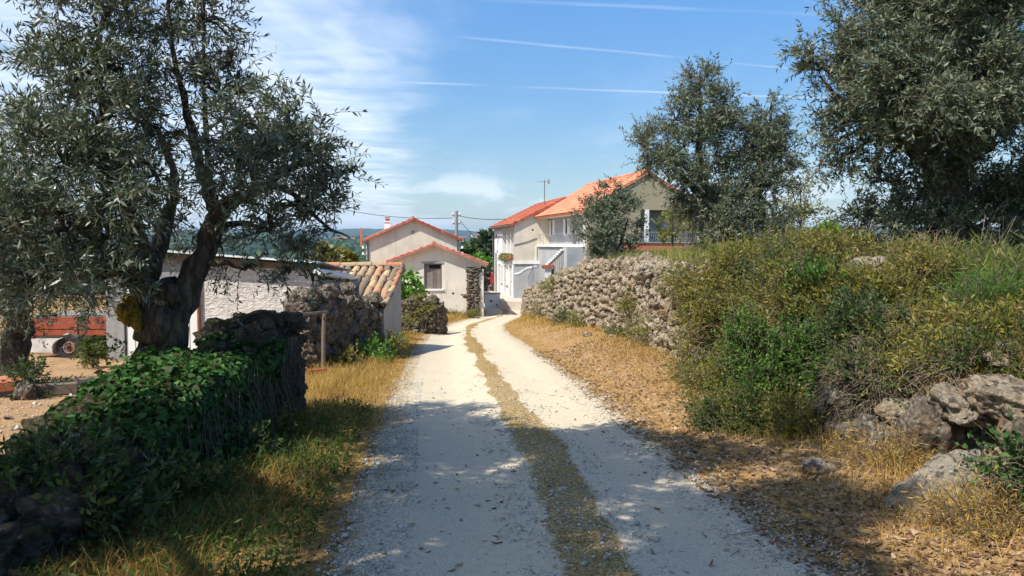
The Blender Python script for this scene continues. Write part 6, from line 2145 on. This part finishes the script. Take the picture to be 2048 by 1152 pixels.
    x, y = sample(rg, n, 4.8, 10, lambda y: wall_x(y) + 0.2, lambda y: wall_x(y) + 3.0)
    S = np.stack([x, y, ground(x, y)], -1)
    V, F, t = leaves_on(rg, S, norm(rg.normal(size=(n, 3)) * 0.6 + [0, 0, 0.7]), rg.uniform(0.08, 0.32, n), 7, 0.045, 0.013, 0.3, flat=0.3, tint=(0.6, 0.3))
    stuff(np_mesh('bank_weeds', V, F, M['weed_leaf'], attrs={'tint': t}))
    # wall-top grass towards the houses
    x, y = sample(rg, 16000, 14, 48, lambda y: wall_x(y) + 0.35, lambda y: wall_x(y) + 4.5, 0.5)
    h = rg.uniform(0.15, 0.5, len(x))
    blades('wall_top_grass', rg, x, y, h, 0.006 * np.maximum(1, y / 22) * rg.uniform(0.7, 1.3, len(x)), 'green_blade', 0.7, tint=np.clip(rg.normal(0.72, 0.25, len(x)), 0, 1))
    # tall pale stalks
    n = 420
    x, y = sample(rg, n, 9, 24, lambda y: wall_x(y) + 0.5, lambda y: wall_x(y) + 1.5 + 0.4 * y)
    S = np.stack([x, y, ground(x, y)], -1)
    V, F = twigs_mesh(S, norm(rg.normal(size=(n, 3)) * 0.3 + [0, 0, 1]), rg.uniform(0.4, 1.0, n), 0.15, 0.005, 0.003)
    stuff(np_mesh('dry_stalks', V, F, M['dry_twig']))
    # leaf litter on the right verge and thinly over the road
    x1, y1 = sample(rg, 11500, 3.3, 20, lambda y: Rr(y) - 0.1, lambda y: wall_x(y) + 0.15)
    x2, y2 = sample(rg, 260, 3.3, 14, lambda y: L(y) - 0.4, lambda y: Rr(y))
    x3, y3 = sample(rg, 2200, 6, 15, lambda y: wall_x(y) + 0.2, lambda y: wall_x(y) + 1.2)
    x, y = np.concatenate([x1, x2, x3]), np.concatenate([y1, y2, y3])
    n = len(x)
    a = rg.uniform(0, 2 * np.pi, n)
    D = norm(np.stack([np.cos(a), np.sin(a), rg.uniform(-.15, .5, n)], -1))
    Wd = norm(np.cross(D, norm(np.array([0, 0, 1.0]) + rg.normal(size=(n, 3)) * 0.35)))
    Lf = rg.uniform(0.025, 0.065, n) * np.maximum(1, y / 14)
    V, F, nv = leaf_faces(np.stack([x, y, ground(x, y) + 0.012], -1), D, Wd, Lf, Lf * rg.uniform(0.35, 0.6, n), 'broad', fold=0.25)
    stuff(np_mesh('leaf_litter', V, F, M['litter'], attrs={'tint': np.repeat(rg.uniform(0, 1, n), nv)}))
    # twigs lying about
    n = 150
    x, y = sample(rg, n, 3.4, 14, lambda y: road_c(y) + 0.9, lambda y: wall_x(y))
    a = rg.uniform(0, 2 * np.pi, n)
    V, F = twigs_mesh(np.stack([x, y, ground(x, y) + 0.015], -1), np.stack([np.cos(a), np.sin(a), np.zeros(n)], -1), rg.uniform(0.05, 0.28, n), 0.0, 0.004, 0.002)
    stuff(np_mesh('fallen_twigs', V, F, M['twig']))
    # crushed stone: thick at the edges and beside the median
    x1, y1 = sample(rg, 9000, 3.2, 14, lambda y: L(y) - 0.15, lambda y: L(y) + 0.35)
    x2, y2 = sample(rg, 6500, 3.2, 14, lambda y: road_c(y) + med_c(y) - 0.55, lambda y: road_c(y) + med_c(y) + 0.5)
    x3, y3 = sample(rg, 5000, 3.2, 14, lambda y: Rr(y) - 0.35, lambda y: Rr(y) + 0.3)
    x4, y4 = sample(rg, 1800, 3.2, 16, L, Rr)
    x5, y5 = sample(rg, 2500, 5, 14, lambda y: -7.5 + 0 * y, lambda y: -3.4 + 0 * y)
    x, y = np.concatenate([x1, x2, x3, x4, x5]), np.concatenate([y1, y2, y3, y4, y5])
    n = len(x)
    ov = np.array([[1, 0, 0], [-1, 0, 0], [0, 1, 0], [0, -1, 0], [0, 0, 1], [0, 0, -1]], float)
    of = np.array([[0, 2, 4], [2, 1, 4], [1, 3, 4], [3, 0, 4], [2, 0, 5], [1, 2, 5], [3, 1, 5], [0, 3, 5]])
    s = np.exp(rg.normal(math.log(0.0065), 0.5, n)).clip(0.003, 0.03)
    s[-2500:] *= 2.2
    ang = rg.uniform(0, 2 * np.pi, n)
    R3 = np.stack([np.stack([np.cos(ang), -np.sin(ang), np.zeros(n)], -1), np.stack([np.sin(ang), np.cos(ang), np.zeros(n)], -1), np.stack([np.zeros(n), np.zeros(n), np.ones(n)], -1)], 1)
    V = ov[None] * rg.uniform(0.6, 1.3, (n, 6, 1)) * (s[:, None, None] * np.array([1.0, 0.8, 0.65]))
    V = np.einsum('nij,nkj->nki', R3, V) + np.stack([x, y, ground(x, y) + 0.006 + s * 0.25], -1)[:, None]
    F = of[None] + (np.arange(n) * 6)[:, None, None]
    stuff(np_mesh('loose_gravel', V.reshape(-1, 3), F.reshape(-1, 3), M['pebble'], attrs={'tint': np.repeat(rg.uniform(0, 1, n), 6)}))


ground_cover()


# ------------------------------------------------------------------ small things
def small_things():
    # bar gate: post and pole
    p = Vector((-3.36, 14.5, gz(-3.36, 14.5)))
    q = at(655, 627, 14.5)
    o = MB(); o.tube([(0, 0, -0.2), (0.01, 0, 0.6), (0.03, 0, q.z - p.z)], [0.04, 0.037, 0.035], 8)
    g = o.build('gate_post', M['old_wood'], None, loc=p); tag(g, 'thin weathered gate post standing before the rubble wall', 'post')
    a = at(512, 627, 9.35)
    m = MB(); m.tube([Vector((0, 0, 0)), (q - a) * 0.5 + Vector((0, 0, -0.02)), q - a + Vector((0.0, 0.0, 0.03))], 0.024, 8)
    g = m.build('gate_bar', M['old_wood'], None, loc=a); tag(g, 'dark horizontal gate bar from the stone pillar to the thin post', 'bar')
    # red beam on the ground behind the pillar
    a, b = Vector((-3.95, 13.6, gz(-3.95, 13.6) + 0.06)), Vector((-3.18, 14.0, gz(-3.18, 14.0) + 0.08))
    m = MB(); m.bar((0, 0, 0), b - a, 0.09, 0.08)
    g = m.build('beam', M['red_wood'], None, bevel=0.008, loc=a); tag(g, 'red painted beam lying on the grass behind the stone pillar', 'beam')
    # red hollow block, clod and plank at the foot of the leaning olive
    c = at(18, 800, 11.5)
    z = gz(c.x, c.y)
    r = thing('clay_block', 'red clay slab propped on rubble at the far left yard edge', 'block', (c.x - 0.05, c.y, z + 0.10), 0.55)
    m = MB(); m.box(-0.22, 0.22, -0.3, 0.3, 0.0, 0.14); m.build('slab', M['terracotta'], r, bevel=0.01)
    m = MB(); m.box(-0.16, 0.14, -0.22, 0.24, -0.22, -0.001); m.build('prop', M['cement'], r, bevel=0.01)
    c = at(52, 812, 11.1)
    o = link(bpy.data.objects.new('rock', stone_mesh(61, 4, 0.5, 0.3, 'brown_stone', 'rock')))
    o.location = (c.x, c.y, gz(c.x, c.y) + 0.1); o.scale = (0.28, 0.26, 0.30)
    tag(o, 'brown earthy lump of rock beside the red clay slab', 'rock')
    a, b = at(72, 800, 11.4), at(157, 795, 11.6)
    a.z, b.z = gz(a.x, a.y) + 0.09, gz(b.x, b.y) + 0.09
    m = MB(); m.bar((0, 0, 0), b - a, 0.13, 0.16)
    g = m.build('timber_baulk', M['old_wood'], None, bevel=0.012, loc=a); tag(g, 'weathered grey timber baulk lying on the sandy yard', 'timber')
    # scattered yard stones
    pr = random.Random(3)
    fine, _ = stone_set('pale_limestone')
    for i, (px, py, s, lab) in enumerate(((30, 860, 0.09, 'largest pale stone of the scatter by the mossy wall top'), (18, 838, 0.07, 'pale stone just below the red clay slab'), (62, 846, 0.06, 'small pale stone right of the largest in the yard scatter'), (100, 824, 0.07, 'pale stone below the timber baulk'), (230, 714, 0.16, 'flat white stone lying behind the ivy under the trailer'))):
        D = 9.0 if i < 4 else 15.5
        q = at(px, py, D)
        for it in range(12):
            D += (q.z - gz(q.x, q.y)) * 3.0
            D = max(4.5, min(D, 24)); q = at(px, py, D)
        o = link(bpy.data.objects.new('yard_stone', fine[i]))
        o.location = (q.x, q.y, gz(q.x, q.y) + s * 0.15); o.scale = (s * 1.4, s, s * 0.7); o.rotation_euler = erot(pr, pr.uniform(0, 6))
        tag(o, lab, 'stone', 'loose stones in the yard')
    # orange stone in the verge
    for px, py, D, s, lab in ((1175, 698, 21.5, 0.22, 'pale orange stone lying on the verge below the long wall'), (1225, 705, 19.6, 0.16, 'flat pale stone on the verge near the middle of the wall'), (1640, 978, 6.6, 0.2, 'grey weathered stone in the leaf litter, near right')):
        q = at(px, py, D)
        z = gz(q.x, q.y)
        o = link(bpy.data.objects.new('verge_stone', stone_mesh(int(px), 3, 0.45, 0.4, 'limestone', 'verge_stone')))
        o.location = (q.x, q.y, z + 0.03); o.scale = (s * 1.5, s, s * 0.7); o.rotation_euler = (0.1, 0.2, px)
        tag(o, lab, 'stone', 'stones lying on the right verge')


small_things()


# ------------------------------------------------------------------ air
def haze():
    m = bpy.data.materials.new('haze')
    m.use_nodes = True
    nt = m.node_tree
    nt.nodes.clear()
    out = nt.nodes.new('ShaderNodeOutputMaterial')
    v = nt.nodes.new('ShaderNodeVolumePrincipled')
    v.inputs['Color'].default_value = (0.52, 0.74, 1.0, 1)
    v.inputs['Density'].default_value = HAZE
    v.inputs['Anisotropy'].default_value = 0.2
    nt.links.new(v.outputs[0], out.inputs['Volume'])
    mb = MB(); mb.box(-8500, 8500, -8500, 8500, -75, 175)
    o = mb.build('haze', m)
    stuff(o)
    o.visible_shadow = True


HAZE = 0.00015
if HAZE > 0:
    haze()
